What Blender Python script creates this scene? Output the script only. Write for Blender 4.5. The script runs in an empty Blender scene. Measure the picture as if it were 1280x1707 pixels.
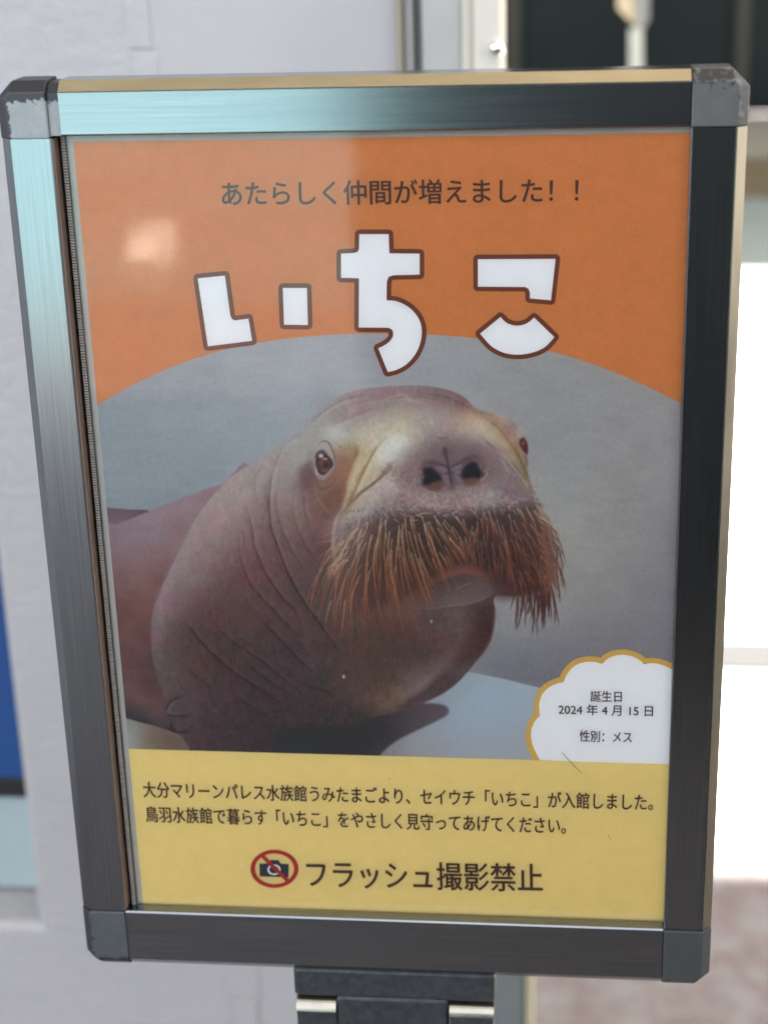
import bpy, bmesh, math, random
import numpy as np
from mathutils import Matrix, Vector
from mathutils.geometry import tessellate_polygon

# ============================================================ camera, world, sun, exposure
S = 0.33                                   # width of the sign frame in metres
Z0 = 1.15                                  # height of its centre
CF, CC = 2840.311, (640.0, 853.5)          # focal length / centre on the 1280 px wide photograph
def rodr(r):
    r = np.array(r, float); t = np.linalg.norm(r); k = r/t
    K = np.array([[0, -k[2], k[1]], [k[2], 0, -k[0]], [-k[1], k[0], 0]])
    return np.eye(3)+math.sin(t)*K+(1-math.cos(t))*K@K
CR = rodr((0.3591, -0.1052, 0.01)); CT = np.array((-0.0075, -0.0884, -2.5548))
CPOS = -CR.T@CT                            # camera in sign units (x right, y up, n towards the viewer)
def w3(x, y, n): return Vector((x*S, -n*S, Z0+y*S))
M = Matrix(((1, 0, 0), (0, 0, -1), (0, 1, 0)))      # sign axes -> world axes

sc = bpy.context.scene
cam_d = bpy.data.cameras.new('camera'); cam = bpy.data.objects.new('camera', cam_d); sc.collection.objects.link(cam)
cam.matrix_world = Matrix.Translation(w3(*CPOS)) @ (M @ Matrix(CR.T.tolist())).to_4x4()
cam_d.sensor_fit = 'HORIZONTAL'; cam_d.sensor_width = 36.0; cam_d.lens = 36.0*CF/1280
cam_d.clip_start = 0.05; cam_d.clip_end = 400
cam_d.dof.use_dof = True; cam_d.dof.focus_distance = 0.835; cam_d.dof.aperture_fstop = 8.5
sc.camera = cam

SUN_EL, SUN_AZ = math.radians(70), math.radians(8)   # azimuth from +Y towards +X: the light comes from behind the sign
world = bpy.data.worlds.new('World'); sc.world = world; world.use_nodes = True
wn = world.node_tree; wn.nodes.clear()
sky = wn.nodes.new('ShaderNodeTexSky'); sky.sky_type = 'NISHITA'; sky.sun_disc = False
sky.sun_elevation = SUN_EL; sky.sun_rotation = SUN_AZ
sky.dust_density = 3.0; sky.air_density = 0.6; sky.ozone_density = 0.0
bg = wn.nodes.new('ShaderNodeBackground'); bg.inputs[1].default_value = 0.12
wo = wn.nodes.new('ShaderNodeOutputWorld')
haze = wn.nodes.new('ShaderNodeHueSaturation'); haze.inputs['Saturation'].default_value = 0.26   # thin white haze over the whole sky
wn.links.new(sky.outputs[0], haze.inputs['Color']); wn.links.new(haze.outputs[0], bg.inputs[0]); wn.links.new(bg.outputs[0], wo.inputs[0])
sun_d = bpy.data.lights.new('sun', 'SUN'); sun_d.energy = 4.0; sun_d.angle = math.radians(0.5); sun_d.color = (1, 0.95, 0.87)
sun = bpy.data.objects.new('sun', sun_d); sc.collection.objects.link(sun)
sd = Vector((math.sin(SUN_AZ)*math.cos(SUN_EL), math.cos(SUN_AZ)*math.cos(SUN_EL), math.sin(SUN_EL)))
sun.rotation_euler = sd.to_track_quat('Z', 'Y').to_euler()
vs = sc.view_settings
sc.display_settings.display_device = 'sRGB'
vs.view_transform = 'Standard'; vs.look = 'None'; vs.gamma = 1.0; vs.use_curve_mapping = False
vs.exposure = 3.33
try:
    sc.cycles.use_denoising = True; sc.cycles.max_bounces = 10; sc.cycles.diffuse_bounces = 6; sc.cycles.transparent_max_bounces = 12
    sc.cycles.sample_clamp_indirect = 6.0
except Exception: pass

random.seed(5)
# ============================================================ materials
def lin(c):
    c = np.asarray(c, float)/255
    return np.where(c <= 0.04045, c/12.92, ((c+0.055)/1.055)**2.4)
class NT:
    def __init__(s, name):
        s.m = bpy.data.materials.new(name); s.m.use_nodes = True; s.t = s.m.node_tree; s.t.nodes.clear()
        s.o = s.n('OutputMaterial')
    def n(s, t, **kw):
        nd = s.t.nodes.new('ShaderNode'+t)
        for k, v in kw.items():
            if k.startswith('i_'):
                key = k[2:]; nd.inputs[int(key) if key.isdigit() else key.replace('_', ' ')].default_value = v
            else: setattr(nd, k, v)
        return nd
    def l(s, a, b): s.t.links.new(a, b)
def ramp(nt, src, stops):
    r = nt.n('ValToRGB'); e = r.color_ramp.elements
    while len(e) < len(stops): e.new(0.5)
    for q, (p, c) in zip(e, stops):
        q.position = p; q.color = (c[0], c[1], c[2], 1) if hasattr(c, '__len__') else (c, c, c, 1)
    nt.l(src, r.inputs[0]); return r
def coords(nt, scale=(1, 1, 1), kind='Object'):
    tc = nt.n('TexCoord'); mp = nt.n('Mapping'); mp.inputs['Scale'].default_value = scale
    nt.l(tc.outputs[kind], mp.inputs[0]); return mp.outputs[0]
def noise_tex(nt, vec, scale, detail=4, rough=0.55, dist=0):
    x = nt.n('TexNoise'); x.inputs['Scale'].default_value = scale; x.inputs['Detail'].default_value = detail
    x.inputs['Roughness'].default_value = rough; x.inputs['Distortion'].default_value = dist
    nt.l(vec, x.inputs['Vector']); return x.outputs['Fac']
def mixc(nt, fac, a, b, mode='MIX'):
    x = nt.n('Mix'); x.data_type = 'RGBA'; x.blend_type = mode
    for sock, v in ((x.inputs[0], fac), (x.inputs[6], a), (x.inputs[7], b)):
        if hasattr(v, 'default_value') or hasattr(v, 'is_linked'): nt.l(v, sock)
        elif hasattr(v, '__len__'): sock.default_value = (*v[:3], 1)
        else: sock.default_value = v
    return x.outputs[2]
def bump(nt, h, strength, dist):
    b = nt.n('Bump'); b.inputs['Strength'].default_value = strength; b.inputs['Distance'].default_value = dist
    nt.l(h, b.inputs['Height']); return b.outputs[0]
def surf(name, col, rough=0.5, metal=0.0, var=0.0, vscale=60, spec=0.5, bumps=None, stretch=(1, 1, 1), coat=0.0, hard=None):
    """principled surface with noise variation in colour and roughness, optional bump and hard-edged stains"""
    nt = NT(name); p = nt.n('BsdfPrincipled')
    p.inputs['Roughness'].default_value = rough; p.inputs['Metallic'].default_value = metal
    p.inputs['Specular IOR Level'].default_value = spec
    p.inputs['Coat Weight'].default_value = coat; p.inputs['Coat Roughness'].default_value = 0.15
    v = coords(nt, stretch)
    c = tuple(float(q) for q in col[:3])
    out = None
    if var:
        f = noise_tex(nt, v, vscale, 5, 0.6)
        r = ramp(nt, f, [(0.25, tuple(q*(1-var) for q in c)), (0.75, tuple(min(1, q*(1+var)) for q in c))])
        out = r.outputs[0]
        rr = nt.n('MapRange'); rr.inputs[3].default_value = max(0.02, rough-0.08); rr.inputs[4].default_value = min(1, rough+0.1)
        nt.l(f, rr.inputs[0]); nt.l(rr.outputs[0], p.inputs['Roughness'])
    if hard:
        hs, thr, hc = hard
        f2 = noise_tex(nt, v, hs, 6, 0.65, 0.4)
        r2 = ramp(nt, f2, [(thr, 0), (thr+0.03, 1)])
        out = mixc(nt, r2.outputs[0], out if out else c, hc)
    if out: nt.l(out, p.inputs['Base Color'])
    else: p.inputs['Base Color'].default_value = (*c, 1)
    if bumps:
        bs, bst, bd = bumps
        nt.l(bump(nt, noise_tex(nt, v, bs, 4, 0.6), bst, bd), p.inputs['Normal'])
    nt.l(p.outputs[0], nt.o.inputs[0]); return nt.m
KP = np.array((1.08, 1.04, 1.0))     # print: sRGB colour read off the poster -> reflectance
def ink(c): return np.clip(lin(c)*KP, 0, 0.88)
def print_mat(name, c, var=0.10, rough=0.55):
    nt = NT(name); p = nt.n('BsdfPrincipled'); p.inputs['Roughness'].default_value = rough; p.inputs['Specular IOR Level'].default_value = 0.3
    v = coords(nt); a = ink(c)
    f = noise_tex(nt, v, 900, 2, 0.6); g = noise_tex(nt, v, 160, 4, 0.6)
    m = nt.n('Math'); m.operation = 'ADD'; nt.l(f, m.inputs[0]); nt.l(g, m.inputs[1])
    r = ramp(nt, m.outputs[0], [(0.3, a*(1-var)), (0.7, np.clip(a*(1+var), 0, 0.9))])
    h = nt.n('Math'); h.operation = 'MULTIPLY'; h.inputs[1].default_value = 0.5; nt.l(m.outputs[0], h.inputs[0]); nt.l(h.outputs[0], r.inputs[0])
    nt.l(r.outputs[0], p.inputs['Base Color'])
    nt.l(p.outputs[0], nt.o.inputs[0]); return nt.m

# ============================================================ mesh helpers
col = sc.collection
def link(name, me, mat, parent=None, smooth=False):
    o = bpy.data.objects.new(name, me); col.objects.link(o)
    if mat is not None:
        me.materials.clear(); me.materials.append(mat)
    if parent is not None: o.parent = parent
    if smooth:
        for p in me.polygons: p.use_smooth = True
    return o
def empty(name, loc=(0, 0, 0)):
    o = bpy.data.objects.new(name, None); col.objects.link(o); o.location = loc; return o
def tag(o, label, cat, group=None, kind=None):
    if label: o['label'] = label
    if cat: o['category'] = cat
    if group: o['group'] = group
    if kind: o['kind'] = kind
    return o
def mesh(name, bm):
    me = bpy.data.meshes.new(name); bmesh.ops.recalc_face_normals(bm, faces=bm.faces); bm.to_mesh(me); bm.free(); return me
def box(bm, x0, x1, y0, y1, z0, z1):
    v = [bm.verts.new(q) for q in ((x0, y0, z0), (x1, y0, z0), (x1, y1, z0), (x0, y1, z0), (x0, y0, z1), (x1, y0, z1), (x1, y1, z1), (x0, y1, z1))]
    for f in ((0, 3, 2, 1), (4, 5, 6, 7), (0, 1, 5, 4), (1, 2, 6, 5), (2, 3, 7, 6), (3, 0, 4, 7)): bm.faces.new([v[i] for i in f])
    return v
def bev(bm, r, seg=2):
    bmesh.ops.bevel(bm, geom=list(bm.edges), offset=r, segments=seg, affect='EDGES', profile=0.5)
def box_obj(name, b, mat, parent=None, r=0.0, seg=2):
    bm = bmesh.new(); box(bm, *b)
    if r: bev(bm, r, seg)
    return link(name, mesh(name, bm), mat, parent)
def prism(bm, pts, fn, a, b):
    """polygon pts (2-D) swept between depths a and b; fn(u, v, d) -> world point"""
    A = [bm.verts.new(fn(u, v, a)) for u, v in pts]; B = [bm.verts.new(fn(u, v, b)) for u, v in pts]
    bm.faces.new(A); bm.faces.new(B[::-1]); n = len(pts)
    for i in range(n): bm.faces.new((A[i], B[i], B[(i+1) % n], A[(i+1) % n]))
# ---------------------------------------------------------------- printed photograph of the poster, painted in numpy
PX0, PY0, PW, PH = 150, 545, 985, 735
RNG = np.random.default_rng(7)
def cr(pts, n=8, closed=False):
    P = np.array(pts, float)
    if closed: P = np.vstack([P[-1:], P, P[:2]])
    else: P = np.vstack([2*P[0]-P[1], P, 2*P[-1]-P[-2]])
    out = []
    for i in range(1, len(P)-2):
        p0, p1, p2, p3 = P[i-1:i+3]
        for t in np.arange(n)/n:
            out.append(0.5*(2*p1+(p2-p0)*t+(2*p0-5*p1+4*p2-p3)*t*t+(3*p1-p0-3*p2+p3)*t**3))
    if not closed: out.append(P[-2])
    return np.array(out)
class Canvas:
    def __init__(s):
        s.c = np.zeros((PH, PW, 3), np.float32)
    def box(s, P, pad):
        x0 = max(0, int(P[:,0].min()-PX0-pad)); x1 = min(PW, int(P[:,0].max()-PX0+pad+2))
        y0 = max(0, int(P[:,1].min()-PY0-pad)); y1 = min(PH, int(P[:,1].max()-PY0+pad+2))
        return x0, x1, y0, y1
    def grid(s, b):
        x0, x1, y0, y1 = b
        X, Y = np.meshgrid(np.arange(x0, x1)+PX0+0.5, np.arange(y0, y1)+PY0+0.5)
        return X.astype(np.float32), Y.astype(np.float32)
    def over(s, b, col, a):
        x0, x1, y0, y1 = b
        v = s.c[y0:y1, x0:x1]
        v += (np.asarray(col, np.float32)-v)*a[..., None]
    def dist(s, P, X, Y, closed):
        D = np.full(X.shape, 1e9, np.float32); T = np.zeros(X.shape, np.float32)
        ins = np.zeros(X.shape, bool)
        n = len(P); m = n if closed else n-1
        for i in range(m):
            ax, ay = P[i]; bx, by = P[(i+1) % n]
            dx, dy = bx-ax, by-ay; L = dx*dx+dy*dy+1e-9
            t = np.clip(((X-ax)*dx+(Y-ay)*dy)/L, 0, 1)
            d = (X-ax-t*dx)**2+(Y-ay-t*dy)**2
            k = d < D
            D = np.where(k, d, D)
            if closed:
                if ay != by:
                    c = ((ay > Y) != (by > Y)) & (X < ax+(Y-ay)*dx/dy)
                    ins ^= c
            else: T = np.where(k, (i+t)/m, T)
        return np.sqrt(D), T, ins
    def mask(s, pts, feather=1.0, smooth=True, n=6):
        P = cr(pts, n, True) if smooth else np.array(pts, float)
        b = s.box(P, feather*2+2); X, Y = s.grid(b)
        D, T, ins = s.dist(P, X, Y, True)
        sd = np.where(ins, D, -D)
        u = np.clip(sd/(2*feather)+0.5, 0, 1)
        return b, u*u*(3-2*u)
    def fill(s, pts, col, a=1.0, feather=1.0, smooth=True):
        b, m = s.mask(pts, feather, smooth)
        x0, x1, y0, y1 = b
        col = np.asarray(col, np.float32)
        if col.ndim == 3: col = col[y0:y1, x0:x1]
        s.over(b, col, m*a)
        return b, m
    def stroke(s, pts, w, col, a=1.0, feather=None, taper=(0.2, 0.2), smooth=True, n=5, col2=None):
        P = cr(pts, n) if smooth else np.array(pts, float)
        f = feather if feather is not None else max(0.6, w*0.5)
        b = s.box(P, w+f+2)
        if b[1] <= b[0] or b[3] <= b[2]: return
        X, Y = s.grid(b)
        D, T, _ = s.dist(P, X, Y, False)
        tp = np.clip(np.minimum(T/max(taper[0], 1e-6), (1-T)/max(taper[1], 1e-6)), 0, 1)
        u = np.clip((w*0.5*(0.35+0.65*tp)+f*0.5-D)/f, 0, 1)
        al = u*u*(3-2*u)*a*(0.15+0.85*tp)
        c = np.asarray(col, np.float32)
        if col2 is not None: c = c+(np.asarray(col2, np.float32)-c)*T[..., None]
        s.over(b, c, al)
    def crease(s, pts, w=5, dark=(-26, -24, -22), light=10, side=1, a=1.0, taper=(0.3, 0.3)):
        """a fold: darkens a thin line and lightens the lip beside it"""
        P = cr(pts, 5); b = s.box(P, w*5)
        if b[1] <= b[0] or b[3] <= b[2]: return
        X, Y = s.grid(b)
        D, T, _ = s.dist(P, X, Y, False)
        i = np.clip((T*(len(P)-1)).astype(int), 0, len(P)-2)
        tx = P[i+1, 0]-P[i, 0]; ty = P[i+1, 1]-P[i, 1]
        sg = np.sign((X-P[i, 0])*ty-(Y-P[i, 1])*tx)*side
        tp = np.clip(np.minimum(T/taper[0], (1-T)/taper[1]), 0, 1)*a
        x0, x1, y0, y1 = b; v = s.c[y0:y1, x0:x1]
        dk = 1.1*np.exp(-(D/(w*0.34))**2)+0.35*np.exp(-(D/(w*1.8))**2)*(sg < 0)
        lt = np.exp(-((D-w*0.9)/(w*0.8))**2)*(sg > 0)
        v += (np.asarray(dark, np.float32)*dk[..., None]+light*lt[..., None])*tp[..., None]
def field(pts, step=4, eps=6.0):
    """smooth colour field through sampled print colours (linear radial basis)"""
    A = np.array([(p[0], p[1]) for p in pts], float); V = np.array([p[2] for p in pts], float)
    r = np.sqrt(((A[:, None]-A[None])**2).sum(-1)+eps**2)
    n = len(A); M = np.zeros((n+1, n+1)); M[:n, :n] = r+np.eye(n)*-2.0; M[:n, n] = 1; M[n, :n] = 1
    W = np.linalg.solve(M, np.vstack([V, np.zeros((1, 3))]))
    gx = np.arange(0, PW+step, step)+PX0; gy = np.arange(0, PH+step, step)+PY0
    X, Y = np.meshgrid(gx, gy)
    F = np.zeros(X.shape+(3,))+W[n]
    for k in range(n):
        F += np.sqrt((X-A[k, 0])**2+(Y-A[k, 1])**2+eps**2)[..., None]*W[k]
    return np.clip(upsample(F, step), 0, 255)
def upsample(F, step):
    yy = np.arange(PH)/step; xx = np.arange(PW)/step
    y0 = np.minimum(yy.astype(int), F.shape[0]-2); x0 = np.minimum(xx.astype(int), F.shape[1]-2)
    fy = (yy-y0); fx = (xx-x0)
    if F.ndim == 3: fy = fy[:, None, None]; fx = fx[None, :, None]
    else: fy = fy[:, None]; fx = fx[None, :]
    a = F[y0][:, x0]; b = F[y0][:, x0+1]; c = F[y0+1][:, x0]; d = F[y0+1][:, x0+1]
    return ((a*(1-fx)+b*fx)*(1-fy)+(c*(1-fx)+d*fx)*fy).astype(np.float32)
def noise(step, sx=1, sy=1):
    """value noise; step in canvas pixels, sx / sy stretch"""
    h = int(PH/(step*sy))+3; w = int(PW/(step*sx))+3
    F = RNG.standard_normal((h, w))
    yy = np.arange(PH)/(step*sy); xx = np.arange(PW)/(step*sx)
    y0 = yy.astype(int); x0 = xx.astype(int); fy = (yy-y0)[:, None]; fx = (xx-x0)[None]
    fy = fy*fy*(3-2*fy); fx = fx*fx*(3-2*fx)
    a = F[y0][:, x0]; b = F[y0][:, x0+1]; c = F[y0+1][:, x0]; d = F[y0+1][:, x0+1]
    return ((a*(1-fx)+b*fx)*(1-fy)+(c*(1-fx)+d*fx)*fy).astype(np.float32)

def paint_walrus():
    C = Canvas(); c = C.c
    full = (0, PW, 0, PH)
    # ---- concrete wall behind the animal
    wall = field([(150,560,(146,154,164)),(250,680,(150,158,168)),(200,780,(146,155,164)),(220,840,(140,151,160)),(400,650,(160,166,174)),
        (360,760,(150,157,166)),(450,700,(158,165,174)),(550,620,(163,167,176)),(700,590,(163,166,172)),(850,620,(160,160,164)),(900,700,(156,157,161)),
        (1000,650,(158,158,160)),(1100,700,(158,155,158)),(950,800,(158,158,160)),(1090,850,(155,152,155)),(960,900,(160,160,158)),
        (1000,1000,(150,149,151)),(1100,1000,(143,140,147)),(900,1020,(158,158,160)),(840,1050,(152,152,156)),(830,1090,(138,138,147)),
        (850,1115,(128,128,139)),(880,1140,(126,126,138)),(930,1100,(129,128,138)),(1000,1100,(133,131,140)),(1100,1150,(128,126,136))])
    c[:] = wall*np.array([1.005, 1.0, .985], np.float32)
    c += (noise(3)*1.8+noise(9, 3, 1)*1.6+noise(40)*1.6)[..., None]
    # ---- pale floor
    floor = field([(150,1230,(150,152,150)),(215,1228,(156,160,158)),(212,1245,(160,162,160)),(250,1232,(128,112,98)),(290,1240,(112,92,82)),
        (650,1262,(140,140,146)),(690,1245,(160,162,168)),(760,1150,(160,172,182)),(800,1160,(166,180,193)),(860,1200,(165,176,188)),(870,1250,(166,172,180)),
        (760,1220,(164,173,184)),(900,1160,(168,182,192)),(720,1255,(160,162,168)),(790,1125,(160,172,180)),(1100,1200,(165,175,185))])
    C.fill([(150,1190),(205,1192),(260,1208),(330,1225),(500,1180),(700,1150),(770,1118),(800,1124),(840,1132),(880,1142),(905,1148),(1140,1190),(1140,1300),(150,1300)], floor, 1, 1.2, False)
    C.stroke([(770,1121),(800,1126),(840,1134),(880,1144),(920,1152)], 2, (176,188,198), 0.6, 1.5)
    # ---- flipper and cast shadow in front of the chest
    shadow = field([(746,1186,(98,88,96)),(720,1185,(92,80,86)),(700,1182,(88,74,78)),(690,1205,(84,76,84)),(660,1200,(70,60,66)),(640,1215,(56,50,56)),(660,1225,(66,60,66)),(600,1225,(46,46,50)),
        (500,1235,(42,44,48)),(450,1240,(44,44,50)),(600,1255,(44,45,50)),(640,1250,(58,54,60)),(400,1240,(52,46,54))])
    C.fill([(400,1180),(640,1170),(700,1172),(734,1174),(747,1181),(746,1191),(732,1200),(705,1213),(672,1229),(650,1243),(632,1262),(620,1290),(390,1290)], shadow, 1, 3.0)
    # ---- hind body
    C.fill([(150,845),(176,846),(215,849),(248,851),(230,864),(200,876),(150,890)], field([(176,850,(112,86,94)),(240,853,(98,78,88)),(200,865,(120,95,106)),(180,880,(130,106,114))]), 1, 1.2)
    hind = field([(176,890,(138,114,122)),(200,900,(140,118,126)),(250,866,(148,128,134)),(260,890,(150,132,140)),(320,835,(152,130,136)),(350,822,(146,122,128)),(300,880,(145,118,122)),
        (230,930,(140,112,116)),(280,930,(138,104,106)),(190,960,(130,98,98)),(230,970,(130,95,93)),(270,975,(126,88,86)),(200,1010,(112,76,70)),(245,1010,(116,78,74)),(205,1060,(108,70,66)),
        (240,1060,(108,70,70)),(225,1095,(100,66,66)),(252,1100,(86,56,60)),(215,1140,(106,74,70)),(258,1140,(92,60,60)),(230,1165,(114,84,80)),(265,1165,(104,72,70)),(205,1170,(86,62,64)),
        (255,1190,(100,74,74)),(222,1188,(66,52,58)),(275,1208,(74,58,66)),(300,1200,(80,68,78)),(240,1203,(46,42,48)),(300,1222,(44,40,46))])
    bh, mh = C.fill([(150,892),(195,874),(246,853),(300,831),(340,816),(372,806),(420,790),(420,1100),(330,1235),(298,1223),(260,1211),(230,1203),(204,1196),(150,1186)], hind, 1, 1.1)
    hm = np.zeros((PH, PW), np.float32); hm[bh[2]:bh[3], bh[0]:bh[1]] = mh
    c += ((noise(3)*2+noise(12, 2, 1)*2.2+noise(30)*3)*hm)[..., None]
    # ---- front body: neck, chest, head silhouette
    skin = field([
        # rim and shoulder
        (372,812,(165,156,158)),(352,840,(160,150,154)),(335,870,(158,148,154)),(318,905,(152,142,150)),(300,940,(146,136,146)),(283,975,(136,127,138)),(268,1010,(126,117,128)),(258,1045,(116,106,118)),
        (256,1080,(106,96,104)),(263,1115,(98,90,94)),(275,1140,(92,84,90)),(380,860,(156,146,150)),(405,830,(164,156,160)),(430,800,(160,152,156)),(450,775,(160,156,158)),(475,745,(163,162,166)),
        (360,900,(148,136,144)),(345,940,(136,122,132)),(325,985,(122,108,118)),(305,1020,(108,94,104)),(292,1060,(94,78,84)),(295,1100,(90,74,78)),(320,1060,(84,66,70)),(330,1000,(108,90,98)),
        (400,900,(134,112,118)),(385,950,(116,93,98)),(370,1000,(98,78,82)),(350,1050,(84,66,68)),(330,1110,(88,66,68)),(300,1150,(86,74,82)),(330,1180,(76,64,74)),(300,1180,(84,72,82)),(320,1225,(70,58,68)),
        (380,1100,(76,60,66)),(380,1160,(70,56,64)),(380,1230,(62,50,60)),(430,1000,(94,74,76)),(415,1050,(82,66,68)),(430,1100,(72,60,66)),(440,1160,(66,54,64)),(430,1210,(60,48,58)),(460,1200,(58,48,56)),
        (430,930,(112,88,92)),(440,880,(126,106,110)),(445,840,(138,122,126)),(440,955,(104,80,82)),(470,1000,(86,68,72)),(480,1060,(76,62,68)),(500,1110,(68,57,66)),(520,1160,(64,53,62)),(560,1180,(64,53,60)),
        (500,1190,(58,50,57)),(560,1205,(56,48,54)),(600,1200,(58,50,54)),(460,815,(152,146,150)),(480,780,(158,155,157)),(500,750,(163,163,166)),(470,860,(132,120,120)),(490,830,(146,138,142)),(480,900,(112,94,94)),
        (500,870,(126,110,108)),(510,920,(104,86,88)),(500,960,(92,74,78)),(530,1000,(84,68,68)),(530,1050,(80,64,66)),(550,1100,(74,60,62)),(540,960,(88,70,74)),(530,880,(118,92,94)),(550,860,(122,92,90)),(545,910,(98,74,78)),
        # under the chin
        (580,1040,(88,66,64)),(600,1090,(84,64,60)),(640,1100,(82,66,64)),(660,1060,(84,66,62)),(700,1030,(98,84,82)),(690,1065,(88,72,72)),(700,1095,(78,64,66)),(740,1030,(92,80,84)),(770,1020,(106,92,96)),
        (765,1050,(104,88,92)),(800,1020,(78,58,60)),(805,1050,(72,52,54)),(790,1080,(82,60,58)),(770,1100,(84,66,66)),(740,1080,(92,74,76)),(725,1110,(106,92,96)),(700,1135,(116,104,106)),(740,1130,(80,66,70)),
        (720,1150,(84,70,74)),(690,1170,(92,82,86)),(670,1160,(118,102,98)),(640,1178,(108,90,82)),(600,1160,(82,68,64)),(560,1140,(76,63,62)),(650,1130,(82,68,66)),(620,1190,(74,62,64)),(680,1185,(70,60,64)),(770,1118,(92,82,88)),
        # crown
        (530,690,(164,164,170)),(560,668,(164,156,164)),(600,655,(158,142,152)),(650,648,(152,134,142)),(700,648,(144,124,130)),(740,656,(136,112,118)),(775,672,(130,104,108)),(560,700,(160,148,156)),(600,680,(158,140,150)),
        (640,672,(158,140,148)),(690,668,(158,142,150)),(735,672,(152,130,136)),(640,690,(168,160,168)),(690,688,(168,158,164)),(750,686,(160,144,146)),(530,725,(164,162,164)),(590,712,(170,164,170)),
        # brow and forehead
        (550,718,(184,188,198)),(565,722,(186,190,200)),(585,725,(178,178,178)),(610,715,(184,184,182)),(640,702,(190,186,178)),(670,704,(190,186,174)),(690,712,(180,176,170)),(640,725,(190,188,176)),(610,740,(186,184,170)),
        (665,730,(200,202,198)),(650,745,(206,210,212)),(640,765,(198,202,202)),(660,760,(188,184,188)),(690,740,(182,180,184)),(710,715,(166,160,168)),(735,712,(162,154,162)),(720,695,(170,164,168)),(760,700,(172,160,160)),
        (512,740,(160,162,166)),(505,765,(158,158,160)),(490,790,(152,148,150)),(505,800,(120,96,100)),(515,790,(118,92,98)),(510,830,(124,100,104)),(520,820,(126,96,96)),
        # tan cheek
        (560,752,(166,150,134)),(575,745,(172,160,140)),(588,752,(166,132,98)),(565,775,(150,118,100)),(580,780,(160,112,76)),(565,800,(150,112,90)),(572,815,(146,104,80)),(550,815,(140,104,88)),(540,830,(132,100,92)),(560,835,(128,98,88)),
        (545,850,(120,92,88)),(530,840,(126,100,94)),(600,745,(184,176,150)),(598,775,(192,182,152)),(588,805,(186,176,148)),(578,840,(158,142,120)),(612,755,(188,182,160)),(626,770,(202,196,176)),(612,798,(192,184,162)),
        (600,822,(176,164,146)),(588,842,(170,158,142)),(636,785,(184,178,172)),
        # muzzle top
        (650,800,(176,174,182)),(630,818,(176,178,186)),(605,842,(166,168,176)),(585,860,(164,164,168)),(570,880,(162,158,160)),(665,785,(150,128,136)),(660,815,(166,160,170)),(640,840,(150,142,150)),(690,775,(146,124,138)),
        (690,805,(152,134,140)),(670,835,(142,128,138)),(700,835,(158,150,158)),(720,825,(160,156,164)),(700,755,(156,140,150)),(720,748,(140,120,132)),(740,740,(146,128,138)),(735,765,(116,94,104)),(745,752,(104,84,92)),
        (760,752,(124,104,112)),(760,775,(116,96,108)),(780,735,(158,144,154)),(800,720,(178,172,176)),(800,745,(146,128,140)),(790,760,(118,92,102)),(815,765,(142,120,132)),(835,750,(152,134,148)),(835,785,(142,122,134)),(815,790,(136,110,118)),
        (850,775,(140,128,140)),(862,790,(142,132,142)),(760,825,(154,140,150)),(790,825,(158,148,158)),(815,815,(160,158,166)),(835,820,(146,130,142)),(860,815,(134,118,132)),(880,820,(138,128,134)),(750,845,(140,122,130)),
        # far cheek
        (785,692,(184,168,140)),(800,702,(196,188,162)),(820,720,(192,184,158)),(840,742,(186,178,146)),(855,762,(174,162,124)),(870,785,(156,136,100)),(880,803,(150,132,106)),(800,686,(152,128,118)),(825,702,(164,138,122)),
        (845,722,(158,126,110)),(858,742,(160,124,104)),(870,765,(150,120,102)),(835,692,(176,168,160)),(850,700,(164,150,160)),(860,712,(156,142,148)),(862,728,(176,156,140)),(876,770,(132,108,108)),(880,785,(140,118,104))])
    body = [(372,808),(386,794),(420,772),(440,760),(468,742),(488,727),(508,706),(538,678),(575,656),(620,646),(690,642),(740,648),(772,661),(796,682),
        (832,691),(850,696),(861,709),(868,716),(874,724),(877,734),(880,748),(879,760),(880,772),(879,782),(883,800),(893,824),(905,850),(912,900),(900,960),(870,992),(826,994),(825,1020),(821,1055),
        (810,1081),(792,1104),(776,1124),(758,1142),(735,1158),(705,1172),(660,1188),(630,1194),(600,1206),(560,1212),(500,1212),(460,1222),(440,1290),(322,1290),(316,1250),(304,1228),(296,1221),(288,1210),(282,1195),(276,1188),(274,1165),(266,1140),
        (257,1110),(252,1075),(252,1040),(258,1010),(270,978),(288,940),(308,900),(328,862),(350,832)]
    gx, gy = np.meshgrid(np.arange(PW)+PX0, np.arange(PH)+PY0)
    wt = np.exp(-(((gx-700)/190)**2+((gy-755)/110)**2)**2)[..., None]
    lum = skin.mean(-1, keepdims=True)
    skin = (lum+(skin-lum)*(1-.34*wt)).astype(np.float32)*(1+wt*np.array([.012, .0, -.03], np.float32))
    # the chest is a deep red brown in the shade
    wc = np.exp(-(((gx-390)/95)**2+((gy-1060)/130)**2)**2)[..., None]
    skin = skin*(1-wc*np.array([.05, .10, .10], np.float32))
    wn_ = np.clip((gy-760)/160, 0, 1)[..., None]
    skin = skin*(1+wn_*np.array([.035, -.02, -.045], np.float32))
    b, m = C.fill(body, skin.astype(np.float32), 1, 1.6)
    # light rim along the shoulder
    C.stroke([(362,824),(342,856),(322,896),(304,930),(286,965),(272,998),(265,1035),(264,1075),(270,1110)], 20, (152,144,152), .42, 20, (.3,.45))
    c[b[2]:b[3], b[0]:b[1]] *= 1+m[..., None]*np.array([.02, -.01, -.05], np.float32)
    bm = np.zeros((PH, PW), np.float32); bm[b[2]:b[3], b[0]:b[1]] = m
    # soft edges where the crown and nape melt into the wall
    C.stroke([(395,790),(430,765),(470,738),(495,715),(520,690)], 10, (160,163,168), 0.5, 16)
    # short fur grain
    g = noise(2.2)*2.6+noise(5)*1.6+noise(2, 1, 3)*1.6+noise(16)*1.6
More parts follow.
